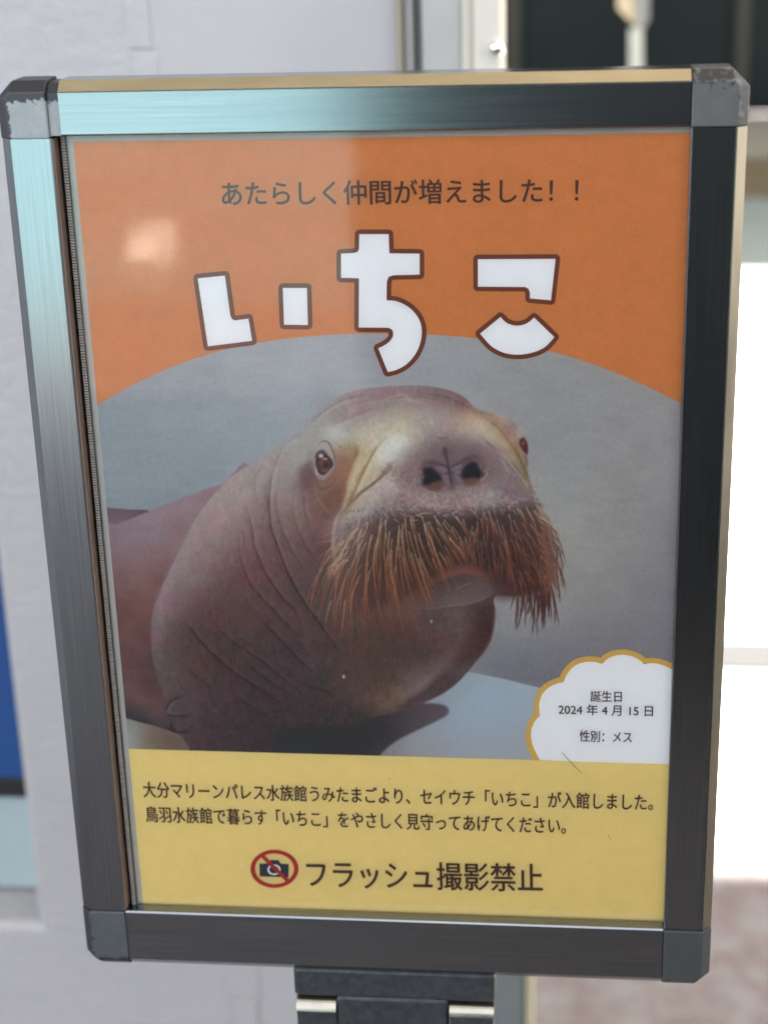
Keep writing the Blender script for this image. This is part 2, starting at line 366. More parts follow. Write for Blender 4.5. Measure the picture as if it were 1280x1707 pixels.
    c += (g*bm)[..., None]*np.array([1, 1, 1], np.float32)
    # mauve / brown mottling
    c += (noise(9)*bm*2+noise(4, 1, 3)*bm*1.6)[..., None]
    c += (noise(26)*bm*3)[..., None]*np.array([1.0, -0.3, 0.1], np.float32)
    # ---- folds of neck and chest
    K = C.crease
    K([(478,726),(467,755),(455,786),(450,815),(449,845),(453,882),(462,908),(470,930),(480,955),(492,978),(503,997),(515,1015),(530,1035),(548,1060),(566,1086)], 4.5, (-30,-30,-27), 9, 1, 1.1, (.25,.15))
    K([(410,835),(414,858),(420,880),(424,910),(430,925),(440,950),(452,970),(470,995),(490,1015),(500,1035),(508,1060)], 4.5, (-26,-26,-24), 8, 1, 1, (.2,.3))
    K([(398,850),(398,900),(403,936),(417,972),(437,997),(458,1019),(484,1047),(500,1062)], 4.5, (-22,-22,-20), 7, 1, 1, (.4,.3))
    K([(430,1030),(444,1042),(462,1060),(481,1080),(507,1107),(540,1133)], 4, (-22,-22,-20), 6, 1, 1)
    K([(305,1034),(318,1048),(342,1077),(366,1100),(395,1124),(440,1153),(462,1168),(489,1188)], 4.5, (-24,-23,-18), 6, 1, 1, (.2,.3))
    K([(345,1028),(358,1040),(385,1067),(415,1087),(440,1104),(460,1121),(490,1145),(515,1165)], 4, (-18,-17,-14), 5, 1, 1)
    K([(405,1104),(428,1119),(456,1140),(497,1166)], 4, (-16,-16,-13), 4, 1, 1)
    K([(384,1155),(420,1178),(456,1200)], 4, (-14,-14,-11), 3, 1, 1)
    K([(300,1100),(330,1130),(360,1150)], 5, (-8,-8,-6), 3, 1, 1)
    K([(500,1135),(520,1145),(545,1152),(560,1165)], 4, (-12,-12,-9), 4, 1, 1)
    K([(430,838),(425,800),(440,775)], 5, (-14,-14,-12), 6, -1, 1)
    K([(462,800),(460,835),(466,870),(480,905),(500,940),(525,975)], 5, (-13,-13,-11), 5, 1, 1)
    K([(492,800),(488,850),(500,890),(520,925),(545,955)], 5, (-12,-13,-11), 5, 1, 1)
    K([(436,868),(446,845),(444,815),(452,792)], 4, (-16,-16,-14), 6, -1, .8)
    K([(400,870),(408,900),(405,930)], 6, (-8,-8,-7), 4, 1, 1)
    K([(505,812),(508,850),(520,890)], 5, (-10,-10,-8), 6, 1, 1)
    for i in range(16):
        x = RNG.uniform(300, 470); y = RNG.uniform(1020, 1180); L = RNG.uniform(14, 36)
        K([(x, y), (x+L*.5, y+L*.42), (x+L, y+L*.8)], 2.2, (-7,-7,-6), 2, 1, 1)
    for i in range(170):   # fine skin lines running along the folds
        x = RNG.uniform(380, 580); y = RNG.uniform(780, 1170)
        if x > 470+(y-780)*.28 or y > 1000+(580-x)*1.2: continue
        a = math.radians(np.interp(x+.25*(y-780), [380,480,620], [112,78,52])-np.interp(y, [780,1150], [-8,16])+RNG.normal(0, 6)); L = RNG.uniform(16, 46)
        K([(x, y), (x+math.cos(a)*L*.5-1, y+math.sin(a)*L*.5), (x+math.cos(a)*L, y+math.sin(a)*L)], 1.8, (-8,-8,-7), 3, 1, 1)
    # arm-pit folds
    K([(276,1187),(280,1177),(286,1170),(294,1165),(306,1163)], 3.4, (-36,-34,-34), 14, -1, 1, (.1,.3))
    K([(277,1190),(285,1192),(295,1193),(310,1192),(322,1186)], 3, (-30,-28,-28), 10, 1, 1, (.1,.4))
    K([(281,1193),(285,1206),(284,1214)], 3, (-26,-24,-24), 8, -1, 1)
    K([(276,1214),(288,1219),(300,1222),(320,1218)], 4, (-36,-34,-34), 6, -1, 1)
    K([(294,1128),(303,1146),(312,1156)], 4, (-10,-10,-8), 5, -1, 1)
    for i in range(9):
        x = 290+RNG.uniform(-4, 24); y = 1170+i*6
        C.stroke([(x, y), (x+9, y+RNG.uniform(-4, 4))], 2, (104,92,102), .35, 3)
    # highlights on the chest
    C.stroke([(776,1024),(768,1060),(748,1095),(722,1124),(694,1148),(664,1168)], 15, (128,114,118), 0.34, 22, (.35,.25))
    C.stroke([(738,1108),(718,1128),(698,1146),(672,1162)], 7, (142,128,130), 0.38, 10, (.4,.35))
    C.stroke([(740,1128),(715,1152),(690,1167),(664,1181)], 9, (70,58,62), 0.6, 8)
    C.stroke([(823,1000),(824,1030),(818,1062),(806,1086),(786,1112)], 5, (96,74,70), .5, 5)
    # ---- crown wrinkles
    K([(507,717),(530,694),(560,672),(590,662),(625,655)], 4, (-16,-18,-16), 8, -1, 1)
    K([(546,712),(575,700),(605,688),(636,678)], 4, (-12,-14,-12), 7, -1, 1)
    K([(590,672),(640,664),(700,662),(745,670)], 4, (-8,-10,-8), 6, -1, 1)
    K([(690,652),(740,660),(775,675),(796,690)], 5, (-12,-14,-12), 6, 1, 1)
    K([(655,660),(668,655),(682,668),(700,672)], 2, (8,8,8), 5, 1, 1)
    C.stroke([(620,672),(650,662),(672,658),(690,668),(715,672)], 2.5, (186,170,176), .5, 3)
    K([(470,745),(484,735),(500,722)], 4, (-8,-8,-7), 4, -1, 1)
    # ---- cheek ridges and grooves beside the muzzle
    C.stroke([(596,742),(592,760),(584,782),(576,806),(569,832),(566,852)], 5, (150,96,56), 0.75, 7, (.15,.4))
    C.stroke([(604,742),(600,765),(592,790),(584,815),(574,840),(566,858)], 6, (198,188,158), .6, 6)
    C.stroke([(656,722),(640,732),(626,748),(616,766),(606,786),(594,812),(580,842),(570,858)], 3.2, (134,112,78), 0.8, 4, (.3,.2))
    C.stroke([(610,770),(602,790),(592,812)], 5, (150,122,84), .55, 6)
    C.stroke([(632,748),(622,766),(612,786),(600,812),(586,840)], 5, (206,200,180), .6, 5)
    C.stroke([(650,782),(640,790),(628,801),(614,812),(598,824),(582,842),(572,856)], 4.2, (112,84,74), 0.85, 5, (.1,.3))
    C.stroke([(654,772),(646,782),(636,792)], 9, (140,106,108), .7, 8)
    C.stroke([(645,795),(625,812),(604,828),(588,844)], 4, (188,186,192), .6, 5)
    C.stroke([(572,845),(562,862),(557,884),(556,910),(560,940),(567,962)], 5, (176,168,164), .8, 5, (.15,.3))
    C.stroke([(568,812),(566,835),(562,858)], 3, (104,76,70), .55, 4)
    C.stroke([(560,815),(556,838),(554,858)], 3, (156,122,104), .4, 4)
    C.fill([(562,800),(574,800),(572,830),(566,850),(556,862),(540,858),(532,838),(540,822)], (118,80,68), .55, 9)
    C.fill([(556,768),(578,762),(584,775),(578,800),(566,812),(552,800)], (150,108,84), .45, 9)
    C.fill([(640,730),(664,722),(676,730),(668,750),(650,764),(634,770),(628,754)], (210,212,212), .55, 10)
    C.fill([(590,768),(600,764),(596,785),(588,806),(580,822),(578,806)], (198,190,166), .5, 5)
    # ---- left eye
    C.fill([(500,786),(508,775),(518,770),(521,790),(516,815),(504,812)], (108,78,86), .55, 6)
    C.fill([(524,756),(530,744),(540,737),(550,741),(555,754),(556,766),(545,758),(534,753)], (176,170,172), .6, 4)
    C.stroke([(530,742),(539,735),(548,738),(554,750),(558,764),(559,778)], 2.2, (100,84,76), .8, 2.5)
    C.fill([(523,765),(530,751),(543,752),(553,762),(558,776),(550,788),(540,800),(530,796),(524,784)], (176,152,156), .7, 3)
    C.fill([(526,768),(530,756),(538,753),(547,759),(554,768),(555,776),(548,784),(541,791),(533,790),(528,782)], (58,44,50), 1, 1.6)
    th = np.linspace(0, 2*np.pi, 14)[:-1]
    C.fill([(539.5+10.5*math.cos(t), 774+11.5*math.sin(t)) for t in th], (86,50,38), 1, 1.8)
    C.fill([(538+6*math.cos(t), 771+5*math.sin(t)) for t in th], (112,68,50), .7, 3)
    C.fill([(543+4.2*math.cos(t), 775+5*math.sin(t)) for t in th], (50,28,28), .9, 2)
    C.fill([(541+5*math.cos(t), 784+3*math.sin(t)) for t in th], (140,92,76), .6, 2)
    C.fill([(535+4*math.cos(t), 759.5+3.6*math.sin(t)) for t in th], (208,204,208), .9, 1.5)
    C.stroke([(537,766),(541,764),(547,766)], 2.2, (214,186,176), .9, 1.6)
    C.stroke([(527,778),(528,788),(532,793)], 2.2, (198,200,204), .9, 1.6)
    C.stroke([(524,766),(529,755),(537,751),(547,756)], 3, (84,64,76), .9, 2.5)
    C.stroke([(526,795),(535,799),(546,794),(555,783)], 4, (164,146,140), .5, 4)
    C.stroke([(526,808),(534,814),(544,814),(554,806),(561,792)], 3, (112,76,62), .45, 5)
    C.stroke([(524,813),(534,820),(546,818),(556,810)], 3.5, (160,122,104), .3, 5)
    C.stroke([(522,800),(528,826),(540,846),(556,862)], 4, (152,122,106), .5, 6)
    C.stroke([(530,802),(545,802),(556,792)], 6, (142,98,80), .5, 6)
    for i in range(60):
        x = RNG.uniform(556, 596); y = RNG.uniform(738, 770)
        C.stroke([(x, y), (x+RNG.uniform(2, 6), y+RNG.uniform(-2, 3))], 1.2, (128,100,82), .35, 1.5, smooth=False)
    # ---- far eye
    C.fill([(861,714),(867,711),(873,718),(874,727),(868,732),(862,728)], (176,166,168), .7, 2.5)
    C.fill([(866,733),(872,729),(878,736),(880,748),(878,757),(872,752),(866,742)], (92,46,44), .95, 2)
    C.fill([(873,738),(878,742),(878,755),(873,750)], (74,38,38), .9, 2)
    C.stroke([(871,735),(873,742)], 2, (196,130,120), .7, 1.5, smooth=False)
    C.stroke([(866,745),(872,754),(878,759)], 2.5, (160,138,140), .8, 2.5)
    C.stroke([(858,745),(866,762),(874,782),(880,800)], 3, (116,82,60), .6, 4)
    C.stroke([(862,740),(870,760),(876,776)], 3, (186,150,120), .5, 3)
    C.stroke([(800,690),(830,712),(850,738),(866,765),(880,797)], 3, (128,94,70), .5, 5)
    C.stroke([(852,768),(864,786),(876,806)], 3, (120,92,62), .6, 3.5)
    C.stroke([(806,732),(818,742),(830,752)], 3, (120,108,112), .8, 3)
    C.stroke([(830,752),(842,764),(856,780),(870,798),(884,818)], 3, (190,184,188), .7, 3)
    C.stroke([(834,762),(842,776),(850,790)], 4, (184,176,184), .6, 5)
    C.stroke([(833,757),(848,772),(862,790),(876,808)], 2, (116,96,84), .6, 2)
    # ---- nose
    for i in range(420):
        x = RNG.uniform(650, 875); y = RNG.uniform(702, 850)
        ang = math.atan2(y-775, (x-750)*0.8)+RNG.normal(0, .35)
        if y > 775: ang = math.pi/2+RNG.normal(0, .5)
        L = RNG.uniform(2.5, 6)
        d = RNG.choice([-26, -18, 20, 26, 30])
        ix, iy = int(x-PX0), int(y-PY0)
        base = c[min(iy, PH-1), min(ix, PW-1)]
        C.stroke([(x, y), (x+L*math.cos(ang), y+L*math.sin(ang))], 1.1, base+d*.7, .5, 1.2, smooth=False)
    mz = np.exp(-(((gx-735)/150)**2+((gy-812)/52)**2)**2)
    c += (np.clip(noise(2.6), -2, 2)*mz*9.5+noise(5)*mz*6+np.clip(noise(1.7), -1.5, 2.2)*mz*6)[..., None]
    fh = np.exp(-(((gx-690)/120)**2+((gy-735)/45)**2)**2)
    c += (noise(2, 1, 2)*fh*4+noise(6)*fh*3)[..., None]
    C.fill([(716,742),(760,738),(800,748),(805,768),(770,780),(712,778),(700,764)], (118,96,100), .45, 13)
    C.fill([(690,742),(730,732),(790,736),(828,752),(846,780),(840,804),(806,818),(700,824),(672,806),(672,776)], (132,112,115), .42, 18)
    C.fill([(697,786),(704,770),(720,768),(732,774),(742,792),(744,806),(736,818),(712,820),(697,806)], (110,84,92), .55, 6)
    C.fill([(762,790),(772,768),(790,759),(802,766),(812,782),(810,798),(796,808),(770,808)], (112,84,92), .55, 6)
    def shrink(P, f=.9):
        q = np.array(P, float); m_ = q.mean(0); return m_+(q-m_)*np.array([f, f*.93])
    C.fill(shrink([(704,785),(706,778),(718,775.5),(727,782),(735,791),(739,799),(734,804),(722,807),(713,812),(704,810),(701,804),(706,795)]), (36,33,40), 1, 4.5)
    C.fill([(712,810),(722,805),(735,801),(738,810),(731,818),(717,816)], (112,72,58), .75, 4)
    C.fill(shrink([(767,789),(774,775),(785,767),(795,769),(799,778),(806,783),(806,794),(800,800),(788,799),(777,802),(768,798)]), (34,31,38), 1, 4.5)
    C.fill([(772,801),(785,797),(797,799),(790,807),(778,808)], (114,76,60), .75, 4)
    C.stroke([(700,780),(712,772),(726,772),(738,778),(748,784),(760,776),(774,768),(790,761),(802,768)], 8, (84,64,72), .6, 9)
    C.fill([(736,782),(748,778),(764,784),(766,806),(750,816),(738,806)], (92,74,84), .55, 6)
    C.stroke([(704,788),(702,800),(706,810)], 4, (60,48,54), .6, 5)
    C.fill([(728,779),(738,777),(746,782),(744,789),(736,787)], (134,114,126), .85, 2.5)
    C.fill([(737,793),(743,790),(748,797),(750,808),(744,809)], (132,112,122), .85, 2.2)
    C.fill([(751,783),(758,776),(769,773),(768,778),(756,784)], (138,120,134), .85, 2)
    C.fill([(753,788),(762,784),(768,785),(766,789),(757,790)], (136,116,128), .8, 1.8)
    C.fill([(757,792),(763,791),(768,799),(768,806),(762,802)], (134,116,126), .8, 2)
    C.stroke([(742,744),(742,756),(746,770),(749,786),(752,802),(756,816)], 3.5, (64,50,58), .8, 4)
    C.stroke([(730,776),(740,775),(748,782)], 2.5, (76,58,66), .7, 3)
    C.stroke([(752,782),(760,775),(770,772)], 2.5, (80,62,72), .7, 2.5)
    C.stroke([(738,790),(748,788),(760,790)], 2.5, (64,50,58), .6, 2.5)
    C.stroke([(728,729),(738,731),(748,728)], 3, (126,96,92), .7, 3)
    C.fill([(738,748),(743,745),(747,752),(744,760),(739,757)], (84,66,74), .7, 4)
    C.stroke([(700,812),(708,817),(718,820),(730,822)], 3, (172,158,152), .6, 3)
    C.stroke([(800,802),(808,796),(814,786)], 2.5, (176,166,140), .7, 3)
    for i in range(70):
        t = RNG.uniform(); x = 804+RNG.uniform(-4, 10); y = 776+t*24
        C.stroke([(x, y), (x+RNG.uniform(-1, 3), y+RNG.uniform(3, 8))], 1, (168,156,140), .35, 1, smooth=False)
    for i in range(60):
        x = RNG.uniform(686, 704); y = RNG.uniform(780, 806)
        C.stroke([(x, y), (x+RNG.uniform(-1, 2), y+RNG.uniform(4, 9))], 1, (172,154,152), .35, 1, smooth=False)
    # ---- whisker pads
    pad = field([(575,890,(146,134,134)),(600,870,(132,114,116)),(640,860,(110,92,92)),(625,885,(104,82,78)),(590,905,(120,98,92)),(575,930,(120,92,82)),(600,940,(96,68,58)),(640,900,(88,66,58)),(660,870,(92,72,68)),(700,865,(82,62,56)),
        (700,900,(72,52,44)),(660,940,(80,54,44)),(620,970,(90,60,52)),(580,980,(104,70,60)),(700,940,(74,52,44)),(680,970,(92,60,48)),(640,1000,(90,62,56)),(590,1020,(96,66,60)),(740,870,(76,58,54)),(750,900,(66,50,46)),(740,930,(78,50,40)),
        (770,870,(72,56,54)),(780,900,(60,47,48)),(790,930,(54,42,46)),(770,940,(76,46,42)),(810,870,(72,54,54)),(850,860,(84,66,66)),(890,850,(104,86,84)),(820,910,(68,46,48)),(860,900,(80,52,46)),(900,890,(96,66,56)),(840,950,(66,42,44)),
        (880,950,(78,46,42)),(915,940,(92,58,50)),(870,985,(76,46,46)),(830,985,(100,72,72)),(905,985,(84,52,48))])
    pad = pad*np.array([.93,.89,.87],np.float32)
    C.fill([(562,900),(566,880),(586,878),(612,868),(650,857),(700,853),(752,858),(800,852),(850,845),(884,838),(898,846),(908,866),(918,900),(924,935),(918,968),(905,990),(870,994),(830,996),(818,972),(800,952),(775,944),(745,956),
            (715,976),(680,998),(640,1012),(600,1022),(572,1010),(565,970),(560,935)], pad, .93, 13)
    C.stroke([(572,884),(600,868),(650,856),(700,852),(750,857),(800,851),(850,844),(890,838)], 12, (108,90,92), .5, 16, (.05,.05))
    c += (np.clip(noise(2.4), -2, 2)*np.exp(-(((gx-735)/160)**2+((gy-905)/55)**2)**2)*5)[..., None]
    for i in range(420):   # follicle dots
        x = RNG.uniform(575, 905); y = RNG.uniform(846, 950)
        C.fill([(x-2, y), (x, y-2), (x+2, y), (x, y+2.4)], (60,46,44), .25, 1.4)
    # ---- mouth
    C.fill([(690,978),(720,962),(745,954),(775,944),(800,950),(818,966),(826,990),(800,985),(760,970),(720,980)], (120,64,50), .25, 6)
    C.fill([(738,957),(756,949),(778,943),(800,949),(816,964),(800,967),(776,957),(752,962)], (142,76,60), .42, 4)
    lip = field([(690,985,(108,76,64)),(720,980,(88,70,60)),(750,970,(84,74,70)),(780,965,(96,84,80)),(800,975,(108,96,98)),(815,985,(112,96,98)),(780,985,(110,102,102)),(740,992,(106,94,90)),(700,1004,(112,92,84)),(760,1002,(122,112,112))])
    C.fill([(672,1002),(690,985),(720,973),(750,962),(778,957),(803,964),(819,978),(821,990),(806,1000),(780,1006),(745,1009),(710,1013),(684,1012)], lip*np.array([.96,.90,.87], np.float32), .9, 4)
    C.stroke([(690,1015),(715,1014),(750,1010),(780,1006),(803,999),(820,989)], 1.8, (150,138,134), .6, 2, (.4,.2))
    C.stroke([(756,985),(775,975),(788,972)], 2, (140,130,128), .5, 3)
    for i in range(40):
        x = RNG.uniform(700, 812); y = RNG.uniform(968, 1003)
        C.stroke([(x, y), (x+RNG.uniform(3, 9), y-RNG.uniform(0, 4))], 1.5, (134,124,122) if i % 2 else (84,72,68), .4, 2, smooth=False)
    C.stroke([(826,985),(850,990),(880,994)], 5, (84,58,58), .6, 5)
    # ---- whiskers
    def whisker(x, y, a0, a1, L, w, c0, c1, c2, al=.9):
        n = 7; P = [(x, y)]
        wob = RNG.normal(0, .05)
        for k in range(n):
            t = (k+.5)/n; a = a0+(a1-a0)*(t**0.8)+wob*math.sin(t*5)
            x += math.cos(a)*L/n; y += math.sin(a)*L/n; P.append((x, y))
        q = np.array(P); h = 3
        C.stroke(q[:h+1], w, c0, al, .9, (.05, 1e-3), False, col2=c1)
        C.stroke(q[h:], w*.9, c1, al*.95, .9, (1e-3, .35), False, col2=c2)
    D = math.radians
    def left_dir(x):
        # heading at root and tip (90 deg = straight down the page)
        a0 = np.interp(x, [560,590,620,660,700,740,775], [130,122,110,94,76,52,58])
        a1 = np.interp(x, [560,590,620,660,700,740,775], [96,90,80,71,64,62,74])
        return a0, a1
    W = []
    for i in range(104):
        x = 562+216*((i*.618034+RNG.uniform(0, .012)) % 1); y = RNG.uniform(0, 1)
        top = np.interp(x, [560,600,650,700,750,780], [892,868,856,852,860,858])
        bot = np.interp(x, [560,600,650,700,740,780], [940,975,968,950,930,900])
        W.append((top+(bot-top)*y**1.15, x))
    for y, x in sorted(W):
        a0, a1 = left_dir(x)
        lo = np.interp(x, [560,600,650,700,740,780], [1075,1105,1085,1040,990,930])
        L = min(max(26, (lo-y)*RNG.uniform(.5, .98)), 175)*(.95)
        if y < 872: L *= RNG.uniform(.3, .8)
        k = RNG.uniform(); dep = np.clip((y-860)/90, 0, 1)
        c0 = np.array((206,188,168))*(1-.30*dep)+np.array((-2,-18,-28))*dep
        c1 = np.array((172,114,80))*(.74+.36*k); c2 = np.array((138,80,60))*(.8+.32*k)
        whisker(x, y, D(a0+RNG.normal(0, 6)), D(a1+RNG.normal(0, 5)), L, RNG.uniform(1.4, 1.95), c0, c1, c2)
    for i in range(44):    # long thin ones fading over the throat
        x = RNG.uniform(560, 690); y = RNG.uniform(985, 1035)
        a0, a1 = left_dir(x)
        whisker(x, y, D(a1+RNG.normal(4, 6)), D(a1+RNG.normal(2, 7)), RNG.uniform(40, 92)*np.interp(x, [560,690], [1, .75]), 1.3, (140,90,70), (128,76,58), (106,66,56), .6)
    for (x, y, a, L) in [(560,874,205,22),(560,880,176,14),(556,886,160,24),(556,902,178,26),(556,905,118,20),(556,912,148,36),(558,914,112,28),(560,935,120,36),(556,948,142,26),(558,950,124,24),(558,942,128,20),(562,940,104,26),(553,1000,112,44),(575,1000,100,60)]:
        whisker(x, y, D(a), D(a-6), L, 1.5, (190,170,150), (166,126,96), (150,110,90), .9)
    W = []
    for i in range(104):
        x = 782+124*((i*.618034+RNG.uniform(0, .02)) % 1); y = RNG.uniform(0, 1)
        top = np.interp(x, [780,820,860,905], [860,846,840,840]); bot = np.interp(x, [780,820,860,905], [920,955,965,930])
        W.append((top+(bot-top)*y**1.1, x))
    for y, x in sorted(W):
        a0 = np.interp(x, [780,820,860,905], [84,70,58,42]); a1 = np.interp(x, [780,820,860,890,906], [98,98,94,88,76])
        lo = np.interp(x, [780,820,850,880,905], [955,985,1005,1050,1010])
        L = min(max(22, (lo-y)*RNG.uniform(.4, .95)), 140)
        if y < 862: L *= RNG.uniform(.35, .8)
        k = RNG.uniform(); dep = np.clip((y-845)/80, 0, 1)
        c0 = np.array((196,178,156))*(1-.40*dep)+np.array((-2,-22,-28))*dep
        c1 = np.array((150,86,64))*(.62+.42*k); c2 = np.array((116,60,50))*(.7+.35*k)
        whisker(x, y, D(a0+RNG.normal(0, 8)), D(a1+RNG.normal(0, 5)), L, RNG.uniform(1.4, 1.95), c0, c1, c2)
    for i in range(60):    # dark fringe hanging in front of the wall
        x = RNG.triangular(846, 905, 938); y = RNG.uniform(955, 1000) if x < 925 else RNG.uniform(905, 965)
        L = RNG.uniform(26, 76)*np.interp(x, [846,868,895,940], [.5,1,1.05,.95])
        k = RNG.uniform()
        c0 = np.array((104,58,50))*(.72+.4*k); c1 = np.array((86,50,44))*(.72+.4*k)
        a = np.interp(x, [846,900,940], [94,90,82])+RNG.normal(0, 6)
        whisker(x, y, D(a-4), D(a+RNG.normal(8, 7)), L, 2.0, c0, c1, np.array((84,56,52)), .95)
    for i in range(46):    # fanning out at the far side
        x = RNG.uniform(898, 916); y = RNG.uniform(868, 960); t = (y-868)/92
        a = 38+t*34+RNG.normal(0, 7)
        whisker(x, y, D(a), D(a+RNG.uniform(6, 22)), RNG.uniform(30, 58), 1.5, (150,112,90), (124,82,66), (112,84,76), .9)
    for i in range(14):
        x = RNG.uniform(897, 906); y = RNG.uniform(842, 872)
        a = RNG.uniform(18, 42)
        whisker(x, y, D(a), D(a+8), RNG.uniform(14, 32), 1.3, (196,182,150), (188,174,146), (176,166,150), .75)
    for i in range(120):   # bristle stubble along the top of the pads
        x = RNG.uniform(590, 892); y = np.interp(x, [590,650,750,800,850,892], [868,850,848,842,836,834])+RNG.normal(0, 7)
        a = np.interp(x, [590,690,740,800,892], [140,20,20,60,20])+RNG.normal(0, 22)
        whisker(x, y, D(a), D(a), RNG.uniform(6, 17), 1.5, (196,178,172), (188,168,156), (170,150,138), .75)
    for i in range(34):
        x = RNG.uniform(560, 606); y = np.interp(x, [560,606], [905,868])+RNG.uniform(0, 46)
        a = np.interp(x, [560,606], [150,124])+RNG.normal(0, 10)
        whisker(x, y, D(a), D(a-14), RNG.uniform(14, 34), 1.7, (196,180,170), (182,154,132), (160,122,96), .8)
    # water drops
    for (x, y, r) in [(573,1128,2.6),(719,1036,2)]:
        C.fill([(x+r*.7*math.cos(t), y+r*1.2*math.sin(t)) for t in th], (206,204,210), 1, 1.2)
    # print grain of the whole picture
    c += (noise(1.6)*1.6+noise(4)*1.1)[..., None]
    # slight softening, as in the enlarged print
    k = np.array([1, 4, 1], np.float32)/6
    p = np.pad(c, ((1, 1), (1, 1), (0, 0)), 'edge')
    p = p[:-2]*k[0]+p[1:-1]*k[1]+p[2:]*k[2]
    p = p[:, :-2]*k[0]+p[:, 1:-1]*k[1]+p[:, 2:]*k[2]
    return np.clip(p, 0, 255)
# ============================================================ setting
def plane_obj(name, x0, x1, y0, y1, z, mat, kind='structure'):
    bm = bmesh.new(); v = [bm.verts.new(q) for q in ((x0, y0, z), (x1, y0, z), (x1, y1, z), (x0, y1, z))]; bm.faces.new(v)
    o = link(name, mesh(name, bm), mat); o['kind'] = kind; return o
# paving: mottled pink-grey
nt = NT('paving_stone'); p = nt.n('BsdfPrincipled'); p.inputs['Roughness'].default_value = 0.75
v = coords(nt)
f1 = noise_tex(nt, v, 13, 5, 0.66, 0.3); f2 = noise_tex(nt, v, 45, 4, 0.6); f3 = noise_tex(nt, v, 2.0, 3, 0.5)
r1 = ramp(nt, f1, [(0.32, (0.073, 0.05, 0.05)), (0.46, (0.115, 0.088, 0.089)), (0.56, (0.135, 0.13, 0.13)), (0.68, (0.188, 0.177, 0.175))])
c1 = mixc(nt, 0.35, r1.outputs[0], ramp(nt, f2, [(0.3, .22), (0.7, .62)]).outputs[0], 'OVERLAY')
c1 = mixc(nt, 0.3, c1, ramp(nt, f3, [(0.35, (.11,.09,.09)), (0.65, (.075,.078,.075))]).outputs[0])
nt.l(c1, p.inputs['Base Color']); nt.l(bump(nt, f2, 0.3, 0.004), p.inputs['Normal']); nt.l(p.outputs[0], nt.o.inputs[0])
PAVE = nt.m
plane_obj('ground', -60, 60, -60, 60, 0.0, PAVE)
plane_obj('ground_strip', -0.2, 6, 2.27, 2.40, 0.007, surf('strip_dark', (.02, .02, .021), .8, var=.15, vscale=30))  # dark strip laid across the pale ground
plane_obj('teal_reflection_ground', -30, 30, -30, -5.2, 0.006, surf('teal_reflection', (.088, .165, .168), .5, var=.35, vscale=1.1))  # unseen teal ground, added for the teal reflection in the rails
plane_obj('shaded_yard', -12, 14, 5.852, 7.36, 0.003, surf('shaded_yard_stone', (.115, .135, .12), .8, var=.15, vscale=2))  # far end of the yard, shade put into a darker ground colour
plane_obj('yard', -12, 14, 1.60, 5.85, 0.003, surf('sunlit_yard_stone', (.40, .37, .33), .8, var=.1, vscale=2))  # sunny ground made paler, added to bounce more light onto the ceiling
bm = bmesh.new(); prism(bm, [(-1.70, -.01), (-1.52, .0), (-1.525, .14), (-1.69, .12)], lambda u, v_, d: Vector((u, -6.0-v_*.8+d, .02+v_)), 0, .03)
link('glare_board', mesh('glare_board', bm), surf('glare_board', (.88, .84, .74), .7, var=.05, vscale=5))['kind'] = 'structure'  # unseen board, added to throw a glare spot onto the sleeve
CEIL_F, CEIL_B = 3.35, -2.3
box_obj('ceiling', (-14, 14, CEIL_B, CEIL_F, 5.0, 5.15), surf('ceiling_paint', (.86, .72, .52), .8, var=.04, vscale=4))['kind'] = 'structure'
box_obj('dark_reflection_block', (-.30, 4, -2.5, -2.35, 0, 1.8), surf('dark_reflection', (.034, .037, .041), .6, var=.2, vscale=5))['kind'] = 'structure'  # unseen dark block, added to darken the reflections in the right rails

# ---- white painted wall with its shallow recess
YW = 0.495
wm = NT('white_wall_paint'); p = wm.n('BsdfPrincipled'); p.inputs['Roughness'].default_value = 0.42
v = coords(wm); big = noise_tex(wm, v, 5, 4, 0.6); rough_n = noise_tex(wm, v, 95, 3, 0.55, 0.0); fine = noise_tex(wm, v, 300, 2, 0.5)
wm.l(ramp(wm, big, [(0.3, (.355,.345,.358)), (0.7, (.392,.381,.39))]).outputs[0], p.inputs['Base Color'])
# roughcast on the left third, trowelled smooth towards the door frame
sx = wm.n('SeparateXYZ'); tc = wm.n('TexCoord'); wm.l(tc.outputs['Object'], sx.inputs[0])
mr = wm.n('MapRange'); mr.inputs[1].default_value = -.235; mr.inputs[2].default_value = -.19; mr.inputs[3].default_value = 1; mr.inputs[4].default_value = .16
wm.l(sx.outputs[0], mr.inputs[0])
mu = wm.n('Math'); mu.operation = 'MULTIPLY'; wm.l(rough_n, mu.inputs[0]); wm.l(mr.outputs[0], mu.inputs[1])
wm.l(bump(wm, mu.outputs[0], 0.5, 0.0035), p.inputs['Normal']); wm.l(p.outputs[0], wm.o.inputs[0])
WALLM = wm.m
wall = empty('wall', (-2.0, YW, 0)); tag(wall, 'white painted rough concrete wall standing behind the sign', 'wall')
def off(o, parent):
    o.parent = parent; o.matrix_parent_inverse = Matrix.Translation(-parent.location); return o
def part(name, b, mat, parent, r=0.0, seg=2):
    return off(box_obj(name, b, mat, None, r, seg), parent)
RX, RZ0, RZ1 = -.376, Z0-.557, Z0+.55
bm = bmesh.new()
def ring(outer, inner):
    return outer, inner
